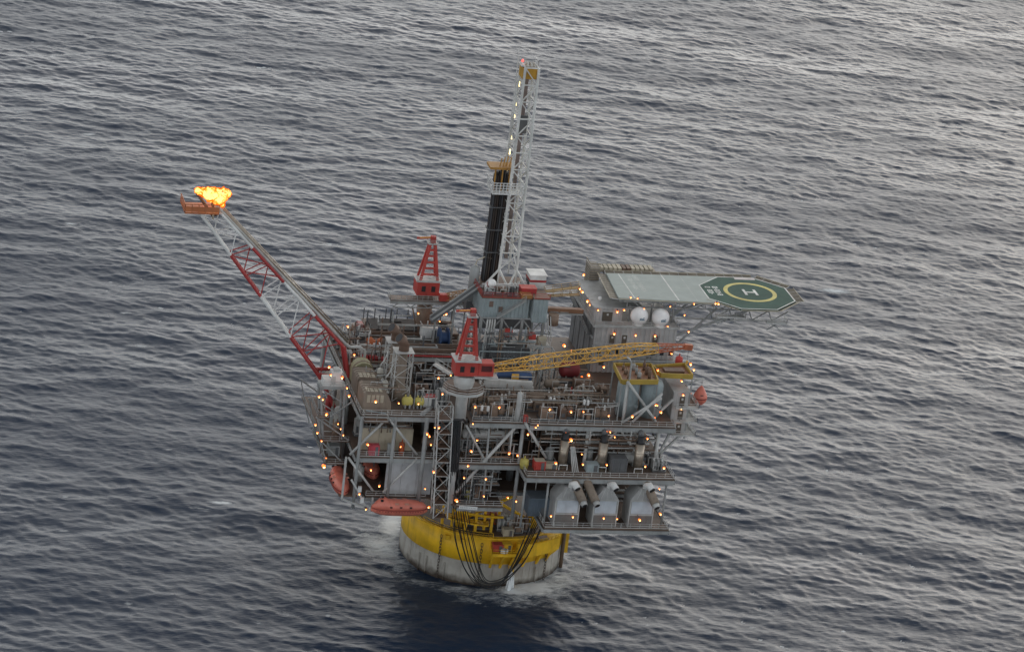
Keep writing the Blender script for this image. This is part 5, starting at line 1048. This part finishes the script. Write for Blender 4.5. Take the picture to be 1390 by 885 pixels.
# big pale cross braces in front of the tanks
for a, c in (((845, 573), (898, 540)), ((858, 573), (899, 534)), ((852, 518), (879, 556)), ((879, 556), (890, 572)), ((845, 573), (852, 518))): MB().tube(at(*a, y=-28.2), at(*c, y=-27.2), .3, 8).build('raker', LGREY, TS, True)
# right hand stair block: three storeys of doors
SBK = thing('stair_block', (34, -20, 39), 'pale grey three-storey stair block with a door on each floor at the right end', 'building')
x0, x1, y0, y1, z0, z1 = 32.6, 36.0, -24, -14.5, 39.6, 49.2
b = MB(); corr(b, (x0, y0), (x1, y0), z0, z1, (0, -1), 1.2, .08); b.build('front_wall', LQM, SBK); b = MB(); corr(b, (x0, y1), (x0, y0), z0, z1, (-1, 0), 1.6, .08); b.build('side_wall', GREY, SBK); b = MB(); corr(b, (x1, y0), (x1, y1), z0, z1, (1, 0), 1.6, .08); b.build('side_wall', LQM, SBK); b = MB(); corr(b, (x1, y1), (x0, y1), z0, z1, (0, 1), 1.2, .08); b.build('back_wall', LQM, SBK)
MB().box(x0 - .2, y0 - .3, z1, x1 + .2, y1 + .2, z1 + .2).build('roof', ROOF, SBK); MB().box(x0 - .2, y0 - .3, z0 - .25, x1 + .2, y1 + .2, z0).build('base', GREY, SBK)
for k in range(3):
    z_ = z0 + .15 + k * 3.15; door(x0 + 2.0, y0 - .1, z_, 1.1, 2.2, SBK); MB().box(x0 + .5, y0 - 1.6, z_ - .2, x1 + 2.2, y0 - .12, z_ - .02).build('landing', LGREY, SBK); railing(SBK, [(x0 + .5, y0 - 1.5, z_), (x1 + 2.1, y0 - 1.5, z_), (x1 + 2.1, y0 - .2, z_)], LGREY, h=1)
    MB().box(x1 + .1, y0, z_ - .2, x1 + 2.2, y1, z_ - .02).build('side_landing', BROWN if k == 2 else LGREY, SBK); railing(SBK, [(x1 + 2.1, y0, z_), (x1 + 2.1, y1, z_)], LGREY, h=1)
for x_ in (x0 + .4, x1 - .2): MB().bar((x_, y0 + .5, z0 - .2), (31.0, y0 + .5, ZM), .4).build('prop', LGREY, SBK)
MB().bar((x0 - 4, -24.5, ZT), (x0, -23.8, 47.4), .5).build('prop', LGREY, SBK)
# ---------------------------------------------------------------- mid deck
for j, (u, v) in enumerate(((762.5, 634), (815, 637), (864.5, 639))):
    c = at(u, v, z=ZM); t = thing('exhaust_riser', (c.x, c.y, ZM), '%s bare metal exhaust riser with black top at the edge of mid deck' % ('left', 'middle', 'right')[j], 'exhaust pipe', 'bare metal exhaust risers')
    MB().lathe((c.x, c.y, ZM), [(1.0, 0), (1.0, 6.4)], 20).build('lagging', STEEL, t, True); MB().lathe((c.x, c.y, ZM + 6.4), [(.98, 0), (.75, .35), (.7, 1.6)], 16).build('black_top', BLACK, t, True); 
    for zz in (.1, 2.1, 4.2, 6.25): MB().lathe((c.x, c.y, ZM + zz), [(1.03, 0), (1.03, .12)], 20).build('band', STEEL, t)
    MB().sweep([(c.x - 1.0, c.y - 1.4, ZM), (c.x - 1.0, c.y - 1.4, ZM + 1.1), (c.x + .8, c.y - 1.4, ZM + 1.1), (c.x + .8, c.y - 1.4, ZM)], .12, 6).build('hoop', WHITE, t)
    MB().sweep([(c.x, c.y, ZM + 7.9), (c.x + .2, c.y + 1.2, ZM + 8.2), (c.x + .4, c.y + 6, ZM + 8.2)], .6, 10).build('duct', DGREY, t, True)
c = at(731, 636, z=ZM); cabinet((c.x, c.y, ZM), 2.3, 1.9, 2.1, CRED, 'bright red cabinet with pale top on the right mid deck', name='cabinet', cat='cabinet', top=CREAM)
c = at(746.5, 635, z=ZM); cabinet((c.x, c.y, ZM), 2.6, 1.6, 1.3, CREAM, 'low cream box beside the bright red cabinet', name='cabinet', cat='cabinet')
c = at(710.5, 634, z=ZM); t = vvessel((c.x, c.y - .3, ZM), .95, 2.1, LYEL, 'round pale yellow tank at the left end of the right mid deck')
c = at(634, 677, z=ZC); vvessel((c.x, c.y + .6, ZC), .9, 2.0, LYEL, 'round pale yellow tank on the centre cellar deck')
c = at(803, 640, z=ZM); cabinet((c.x, c.y + .5, ZM), 2.6, 2, 1.9, BGREY, 'blue-grey box between the left and middle exhaust risers'); c = at(838, 640, z=ZM); cabinet((c.x, c.y + 1, ZM), 3.6, 3, 3.2, DGREY, 'dark grey block between the middle and right exhaust risers'); c = at(893, 633, z=ZM); skid((c.x - .6, -31, ZM), 3, 3, 3.0, GREY, 'grey-green pump skid at the right end of the mid deck', seed=77)
c = at(851, 634, z=ZM); 
for j in range(4): a = at(775 + j * 1.6, 606, y=-32); q = at(778 + j * 2.6, 634, y=-33.5); tag(MB().tube(a, (q.x, q.y, ZM), .13, 6).build('leaning_pipe', LGREY, None), 'thin pale pipe leaning beside the left exhaust riser', 'pipe', 'thin pipes leaning by the exhaust risers')
# bulkheads behind
def wall(x0, x1, y, z0, z1, mt, label, nm='bulkhead'):
    t = thing(nm, ((x0 + x1) / 2, y, z0), label, 'wall'); n = max(1, int((x1 - x0) / 3.2)); st = (x1 - x0) / n
    for i in range(n): MB().box(x0 + i * st + .03, y, z0 + .02, x0 + (i + 1) * st - .03, y + .2, z1).build('panel', mt, t)
    MB().box(x0, y + .21, z0, x1, y + .3, z1).build('backing', DGREY, t)
    return t
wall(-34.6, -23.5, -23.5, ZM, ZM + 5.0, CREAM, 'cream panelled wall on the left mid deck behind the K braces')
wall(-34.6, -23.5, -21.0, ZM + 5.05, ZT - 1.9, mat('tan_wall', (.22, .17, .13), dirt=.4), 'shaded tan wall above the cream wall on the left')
w_ = wall(-28.9, -18.8, -25.0, ZC, ZM - 1.9, mat('blast_grey', (.52, .53, .54), dirt=.2), 'large plain pale grey blast wall on the left cellar deck')
wall(-36, 31, -8.6, ZM, ZT - 1.8, mat('backing_brown', (.10, .07, .055), dirt=.3), 'long dark brown backing wall added across the mid deck to block light'); wall(-35.5, 30, -8.4, ZC, ZM - 1.8, mat('backing_dark', (.07, .06, .055), dirt=.3), 'long dark backing wall added across the cellar deck to block light')  # dark walls added so no light shows through the open decks
c = at(506.5, 617, z=ZM); cabinet((c.x, -26.2, ZM), 2.0, 1.2, 2.5, mat('pink_red', (.50, .07, .09)), 'pinkish red cabinet standing before the cream wall', name='cabinet', cat='cabinet')
c = at(544, 616, z=ZM); vvessel((c.x, -25.6, ZM), .6, 2.8, mat('burnt_orange', (.42, .10, .04)), 'orange upright bottle right of the cream wall'); cabinet((at(529, 616, z=ZM).x, -26, ZM), 1.3, .6, 2.6, GREY, 'grey door-like cabinet beside the cream wall', name='cabinet', cat='cabinet')
# equipment rows between the decks
def fill_row(xs, y_, z_, hmax, nm, s0):
    for j, x_ in enumerate(xs):
        rr = random.Random(s0 * 31 + j); kind = rr.random(); lab_pos = '%s from the left in the %s' % (ORD[j], nm)
        mt_, cn = rr.choice(((SKID, 'brown'), (BROWN, 'rusty'), (GREY, 'grey'), (LGREY, 'pale grey'), (TAN, 'tan'), (DGREY, 'dark grey')))
        if kind < .3: hvessel((x_, y_, z_), rr.uniform(.8, 1.2), rr.uniform(2.2, 3.2), mt_, '%s horizontal vessel, %s' % (cn, lab_pos))
        elif kind < .5: vvessel((x_, y_, z_), rr.uniform(.6, 1.0), min(hmax, rr.uniform(3, 5.5)), mt_, '%s upright vessel, %s' % (cn, lab_pos))
        else: skid((x_, y_, z_), 3.4, 2.6, rr.uniform(2, min(hmax, 3.8)), mt_, '%s machine skid, %s' % (cn, lab_pos), seed=s0 * 50 + j)
fill_row([-19.5 + k * 4.2 for k in range(4)], -22, ZM, 5, 'centre mid deck row', 1); fill_row([1 + k * 4.4 for k in range(7)], -28.6, ZM, 5, 'right mid deck front row', 2); fill_row([-33 + k * 4.6 for k in range(14)], -15, ZM, 5.5, 'mid deck back row', 3)
fill_row([-12.8, -8.4], -26.5, ZC, 5, 'centre cellar deck front row', 4); fill_row([-17 + k * 4.4 for k in range(11)], -16, ZC, 5.5, 'cellar deck back row', 5); fill_row([-33.5, -33.0], -18, ZC, 4, 'left cellar corner', 6)
for k in range(2):
    c = (-8.5, -25.5 + k * 4.2, ZM + 3.6 - k * 1.2); hvessel((c[0], c[1], c[2]), 1.0, 9.0, (LGREY, TAN)[k], ('long pale horizontal vessel under the top deck in the centre bay', 'long tan horizontal vessel behind the pale one in the centre bay')[k])
    for sx in (-3, 3): MB().bar((c[0] + sx, c[1], ZM), (c[0] + sx, c[1], c[2]), .4).build('vessel_post', GREY, TS)
# pipework at the open front
rr = random.Random(11)
def pipes(n_, xr, yr, zr, deck, mts, rmax=.22):
    for k in range(n_):
        x0, x1 = sorted((rr.uniform(*xr), rr.uniform(*xr))); y_ = rr.uniform(*yr); z_ = rr.uniform(*zr); r_ = rr.uniform(.09, rmax)
        if x1 - x0 < 2.5: x1 = x0 + 2.5
        x1 = min(x1, xr[1])
        e = rr.choice((-1, 1)); zb = zr[0] - .6 if e < 0 else zr[1] + .6
        pts = [(x0, y_, zb), (x0, y_, z_), (x1, y_, z_), (x1, y_ + rr.choice((0, 1.5)), z_), (x1, y_ + rr.choice((1.5, 3)), z_)][:rr.choice((3, 4, 5))]
        if (Vector(pts[-1]) - Vector(pts[-2])).length < .1: pts.pop()
        pipe(pts, r_, rr.choice(mts), 'bent process pipe in the tangle on the %s' % deck, 'process pipes on the %s' % deck)
pipes(34, (-14, -1.6), (-29.0, -24), (34.8, 41.6), 'centre mid deck', (LGREY, GREY, SKID, TAN)); pipes(34, (-13.5, -4), (-29.8, -24), (25.2, 32), 'centre cellar deck', (LGREY, GREY, DGREY, SKID))
pipes(44, (0, 30), (-31, -25), (36.5, 41.8), 'right mid deck', (LGREY, GREY, BROWN, SKID)); pipes(16, (4, 30), (-29, -23), (23.2, 32), 'right lower balcony', (GREY, LGREY, DGREY, BROWN)); pipes(10, (-34, -23), (-26.2, -24.2), (39.6, 41.6), 'left mid deck', (GREY, SKID))
pipes(16, (-10, 20), (-30, -19), (46.3, 47.8), 'top deck above the compressors', (LGREY, GREY, TAN, SKID), .18); pipes(14, (-34, -24), (-6, 18), (45, 49), 'far left top deck', (LGREY, GREY, SKID, BROWN), .3); pipes(10, (6, 19), (-13, -1), (45, 48), 'top deck before the quarters', (GREY, DGREY, SKID), .25)
pipes(30, (-7, 9.6), (-6.2, -2.9), (44.6, 54.5), 'drill module front', (LGREY, GREY, BGREY, SKID, DGREY), .2); pipes(16, (-24, -11), (-22, -5), (45, 47.6), 'deck between stacks and front crane', (GREY, LGREY, SKID, DGREY), .18); pipes(12, (-35, -28), (-26.5, -11), (48.1, 48.9), 'roofs of the turbine enclosures', (SKID, GREY, LGREY), .14); pipes(14, (9, 20), (-27, -20), (45.5, 47.6), 'deck left of the blue-grey tanks', (LGREY, GREY, CRED, SKID), .16)
pipes(34, (-34, -8), (-4, 17), (45, 50.5), 'pipe deck side of the top deck', (DGREY, GREY, SKID, BROWN, LGREY), .24)
pipes(9, (-42, -36.5), (-18.5, -4), (30, 38), 'left side walkways', (GREY, SKID, LGREY), .18)
# ---------------------------------------------------------------- lower right balcony: exhaust housings with silencers
HOU = mat('housing_grey', (.40, .40, .39), dirt=.4); LOU = mat('housing_louvre', (.20, .18, .165), dirt=.4)
for j, u in enumerate((767, 819, 868)):
    lab = ('left', 'middle', 'right')[j]; cf = at(u, 712, y=-37.4); x = cf.x; z = ZB; y0, y1 = -37.4, -32.4; hw = 2.75
    t = thing('exhaust_housing', (x, -31, z), '%s pale grey gabled exhaust housing on the lower right balcony' % lab, 'housing', 'gabled exhaust housings')
    sec = [(-hw, 0), (hw, 0), (hw, 6.2), (.8, 8.8), (-.8, 8.8), (-hw, 6.2)]
    b = MB(); b.loft([[(x + a, yy, z + zz) for a, zz in sec] for yy in (y0, y1)]); hc_ = b.build('casing', HOU, t)
    MB().box(x - 2.3, y0 - .08, z + 3.1, x + 2.3, y0, z + 5.9).build('front_panel', mat('panel_pale', (.55, .59, .63), dirt=.12), t)
    for k in range(9): MB().box(x - 2.5, y0 - .1, z + .25 + k * .27, x + 2.5, y0, z + .25 + k * .27 + .19).build('louvre_blade', LOU, hc_)
    for a in (-2.6, 2.6): MB().bar((x + a, y0 - .1, z), (x + a, y0 - .1, z + 6.2), .2).build('frame_post', LGREY, t)
    for zz in (2.85, 6.1): MB().bar((x - 2.7, y0 - .12, z + zz), (x + 2.7, y0 - .1, z + zz), .2).build('frame_rail', LGREY, t)
    for a in (-1.3, 0, 1.3): MB().bar((x + a, y0 - .03, z + 6.2), (x + a * .4, y0 - .03, z + 8.7), .12).build('gable_rib', LGREY, hc_)
    c = Vector((x + .6, y0 + .6, z + 8.8)); MB().sweep([c - Z * .8, c + Z * .6, c + Vector((.3, -.9, 1.0)), c + Vector((.8, -1.9, .3))], .78, 16).build('vent_elbow', WHITE, t, True); MB().tube(c + Vector((.79, -1.88, .31)), c + Vector((.83, -1.97, .25)), .66, 14).build('vent_mouth', BLACK, t)
for j, (u, v, lab) in enumerate(((781, 655, 'left one of three brown ribbed silencers slanting out beside the housings'), (798, 655, 'middle one of three brown ribbed silencers slanting out beside the housings'), (879, 658, 'right one of three brown ribbed silencers slanting out beside the housings'))):
    a = at(u, v + 2, y=-36.2); c = a + Vector((1.2, -3.6, -2.6)); t = thing('silencer', a, lab, 'silencer', 'brown slanting silencers'); d = (c - a).normalized()
    MB().tube(a - d * 2, c, .95, 16).build('drum', TAN, t, True); MB().tube(c, c + d * .9, .8, 16, .65).build('outlet_cone', LGREY, t, True); MB().tube(c + d * .89, c + d * .95, .55, 14).build('mouth', BLACK, t)
    for k in range(4): q = a.lerp(c, k / 4); MB().tube(q, q + d * .12, 1.0, 16).build('band', TAN, t)
    MB().bar(a, (a.x, a.y, ZM - 1), .2).build('hanger', GREY, t)
c = at(730, 701, z=ZB); cabinet((c.x, c.y + 2.2, ZB), 4.4, 4.5, 4.2, mat('slate', (.10, .13, .16), dirt=.2), 'dark slate box at the left end of the lower right balcony', top=mat('slate_top', (.16, .19, .22)))
for j, (u, z_) in enumerate(((757, 22), (800, 22), (838, 22))): c = at(u, 704, z=ZB); cabinet((c.x - 2.3 + 4 * (j == 0) - 1 * (j == 0), c.y + 5, ZB), 1.2, 1.2, 2.2, (DGREY, BROWN, GREY)[j], ('dark locker beside the left exhaust housing', 'brown locker beside the middle exhaust housing', 'grey locker left of the right exhaust housing')[j], name='locker', cat='locker')
# ---------------------------------------------------------------- stair tower, umbilical, sign
t = thing('stair_tower', (-20, -28.6, ZC - 4), 'grey lattice stair tower rising beside the crane leg at the front', 'stair tower')
a, c = at(596, 700, y=-29), at(604, 548, y=-29); zz = np.linspace(a.z, c.z, 9)
lattice(t, [ring4((a.x + (c.x - a.x) * i / 8, -29, zz[i]), X, Y, 3.1, 2.6) for i in range(9)], lambda i: LGREY, .15, .12, 'post', 'brace')
for i in range(8):
    z_ = zz[i]; x_ = a.x + (c.x - a.x) * i / 8; s_ = 1 if i % 2 else -1
    MB().bar((x_ - 1.1 * s_, -28.6, z_), (x_ + 1.1 * s_, -28.6, zz[i + 1]), .8, .18).build('stair_flight', BROWN, t); MB().box(x_ - 1.4, -30.2, z_, x_ + 1.4, -27.8, z_ + .1).build('landing', BROWN, t)
t = thing('hose_bundle_guard', (-16.3, -30, ZM), 'dark vertical bend guard where the hoses leave the deck by the crane leg', 'hose guard'); a, c = at(616, 640, y=-30.2), at(620, 572, y=-30.2)
for k in range(5): MB().tube(a + X * (k - 2) * .42, c + X * (k - 2) * .42, .2, 8).build('umbilical', HOSE, t)
MB().sweep([c + X * -.9 + Z * .2, c + X * 1.4 + Z * .4, c + X * 2.2 + Y * 1 - Z * .5], .3, 8).build('support_bracket', BLACK, t)
t = thing('name_sign', at(635, 691, y=-30.8), 'long narrow white sign on the edge of the centre cellar deck', 'sign'); a, c = at(623, 688, y=-30.9), at(648, 690, y=-30.9)
MB().bar(a, c, .08, .75).build('board', WHITE, t)
for k in range(9): q = a.lerp(c, .1 + k * .095); MB().box(q.x - .1, q.y - .06, q.z - .12, q.x + .1, q.y - .045, q.z + .12).build('lettering', mat('sign_grey', (.45, .45, .43)), t)
# things on the hull balcony
for j, (a_, r_, mt_, lab) in enumerate(((-93.5, 20.0, CRED, 'bright red winch box on the hull balcony'), (-87.5, 19.6, YEL, 'yellow open tank on the hull balcony between the hoses'), (-84.5, 16.5, CREAM, 'cream box behind the red winch box on the hull'), (-60, 19.2, SKID, 'small brown locker at the right end of the hull balcony'))):
    q = pol(r_, a_, 9.5 if r_ > 18 else 11.62); z_ = 9.7 if (a_ > -82 and r_ > 18) else q.z
    cabinet((q.x, q.y, z_), 2.1, 1.7, 1.7, mt_, lab)
for j, (a_, r_) in enumerate(((-91, 21.4), (-89.8, 21.6), (-88.5, 21.3), (-55, 19.4), (-57, 19.6), (-90, 20.9))): q = pol(r_, a_, 9.5); tag(MB().lathe((q.x, q.y, 9.7 if a_ > -82 else 9.5), [(.35, 0), (.42, .3), (.42, .8), (.2, .95)], 10).build('drum', WHITE, None, True), 'small white drum on the hull balcony', 'drum', 'white drums on the hull balcony')
fill = [(-105, 13), (-115, 12), (-85, 13.5), (-76, 15), (-68, 14.5), (-95, 11)]
for j, (a_, r_) in enumerate(fill): q = pol(r_, a_, 11.62); skid((q.x, q.y, q.z), 3.2, 2.4, 2.4 + j % 3 * .6, (BROWN, DGREY, GREY, SKID, BROWN, mat('burnt_orange', (.42, .10, .04)))[j], ('rusty', 'dark', 'grey', 'brown', 'small rusty', 'orange')[j] + ' winch machine on top of the hull under the topsides, %s one' % ('left-middle', 'leftmost', 'centre', 'right', 'rightmost', 'rear')[j], seed=200 + j)
# ---------------------------------------------------------------- lamps: small lit floodlights
LB = MB(); LB.cur = 0; LB.lathe((0, -.16, -.1), [(.03, -.14), (.11, -.06), (.12, .04), (.05, .1)], 8); LB.cur = 2; LB.lathe((0, 0, 0), [(.05, -.22), (.2, -.13), (.25, 0), (.17, .13), (.08, .2)], 8); LB.cur = 1; LB.lathe((0, 0, 0), [(.16, .22), (.16, .34), (.05, .36)], 6); LB.bar((0, 0, .3), (0, .9, .5), .08)
lamp0 = LB.build('flood_lamp', [LAMP, DGREY, LAMPO], None); COL.objects.unlink(lamp0); LMESH = lamp0.data; bpy.data.objects.remove(lamp0)
def lamps(pts, y, where, sc=1.0):
    for q in pts:
        o = bpy.data.objects.new('flood_lamp', LMESH); COL.objects.link(o); k = q[2] if len(q) > 2 else 1
        o.location = at(q[0], q[1], y=y); k *= rr.uniform(.65, 1.25); o.scale = (k * sc,) * 3; o.rotation_euler = (rr.uniform(-.3, .3), rr.uniform(-.4, .4), rr.uniform(-.8, .8)); tag(o, 'small lit orange floodlight on the %s' % where, 'lamp', 'orange lamps on the %s' % where)
lamps([(471.6, 443), (463, 452), (469, 460), (503, 445), (530, 446)], 16, 'far left corner of the top deck'); lamps([(481, 481), (491, 489.5), (479, 498)], 0, 'deck between flare boom and turbine enclosures')
lamps([(447, 498), (449, 508.6), (464.5, 512), (471, 526.5), (474, 537)], -18.6, 'white module stand at the left'); lamps([(433, 538), (438.5, 542), (443.5, 562), (428, 576), (431, 587), (436, 598), (442.5, 621.5), (439.5, 632, 1.8), (459, 575), (462.5, 582), (466, 590.4)], -19.5, 'left side walkways')
lamps([(510, 545), (541, 547), (568, 548)], -27.2, 'front left rail of the top deck'); lamps([(612, 509), (595.5, 513), (600.5, 534.6), (630.6, 521)], -30.8, 'front crane stairs'); lamps([(567.6, 425), (599, 427.5, 1.3), (605, 425.4, 1.3), (602, 427), (596.7, 436), (591.6, 451.4)], 12.0, 'beams below the rear crane')
lamps([(645, 552), (677.6, 552.5), (746.7, 555.6), (775, 558.5), (791.7, 558.5), (826.5, 564), (858.5, 565)], -29.6, 'compressor row of the top deck'); lamps([(642, 575), (648, 597), (639.4, 612), (691.3, 614.7), (702.5, 617.8)], -29.8, 'centre mid deck')
lamps([(498.7, 603), (544, 606)], -26.8, 'cream wall of the left mid deck'); lamps([(503.5, 637.6), (515, 659), (577, 663), (575.7, 686), (582.4, 688), (497, 691), (488, 670, .8)], -27.6, 'left cellar deck'); lamps([(580, 588.4), (582.6, 591.6), (585, 603), (590, 580), (596, 580), (588.5, 640)], -30.6, 'stair tower')
lamps([(619.4, 678.7, 1.9), (630, 647.8), (635.7, 632), (659.7, 650), (656.6, 673), (689, 675), (700.7, 680)], -30.8, 'centre cellar deck'); lamps([(727, 580), (730, 576.7), (716.8, 589.4), (768, 587.6), (775, 596.7, 1.4), (823.4, 585.8), (828, 585.8), (834.6, 592.8), (878.8, 595), (789.6, 616)], -30.8, 'right mid deck below the top girder')
lamps([(754.5, 628), (791, 630), (823.4, 630.5), (876, 633), (901.4, 634.7)], -35.9, 'front rail of the right mid deck'); lamps([(889.7, 685.6), (895, 663), (896, 697), (777.6, 701), (819.5, 702.8), (868, 705), (748, 699.7), (838, 703.8)], -38.6, 'lower right balcony')
lamps([(798.7, 508.6, 1.6), (789.6, 511.7), (800.5, 519.8), (827.8, 521), (765.6, 468.7, 1.3), (775.7, 475.8), (819.5, 497.8)], -2.0, 'deck before the dark wall of the quarters'); lamps([(889.7, 549.4), (892, 549.6), (896.7, 559), (889, 566.8)], -26.5, 'gap between the tanks and the stair block')
lamps([(927.4, 535.9), (924.8, 553.8), (921.7, 572)], -24.6, 'doors of the stair block'); lamps([(925, 517), (932, 526), (937.3, 534), (937.4, 494), (942, 501.7), (892.7, 502), (890, 507.7)], -21, 'yellow landing and stairs at the right')
lamps([(834, 452.7), (863, 455), (889.3, 456), (911, 479.7)], .5, 'front wall of the quarters'); lamps([(786.4, 391.5), (790, 396), (797.5, 408.7), (801, 413.6)], 8, 'dark side wall of the quarters'); lamps([(811.5, 420.7), (838, 422.8), (847, 420.7), (792.7, 372.8)], 3.2, 'upper storey of the quarters')
lamps([(865.6, 405), (856, 403.7), (874.4, 419), (910, 415.9), (906, 443), (929.6, 427.6), (942, 412.4), (934.7, 450)], 1.2, 'helideck supports'); lamps([(974.5, 412.2), (972, 411.6)], -1.6, 'near landing of the helideck')

#@@MORE4
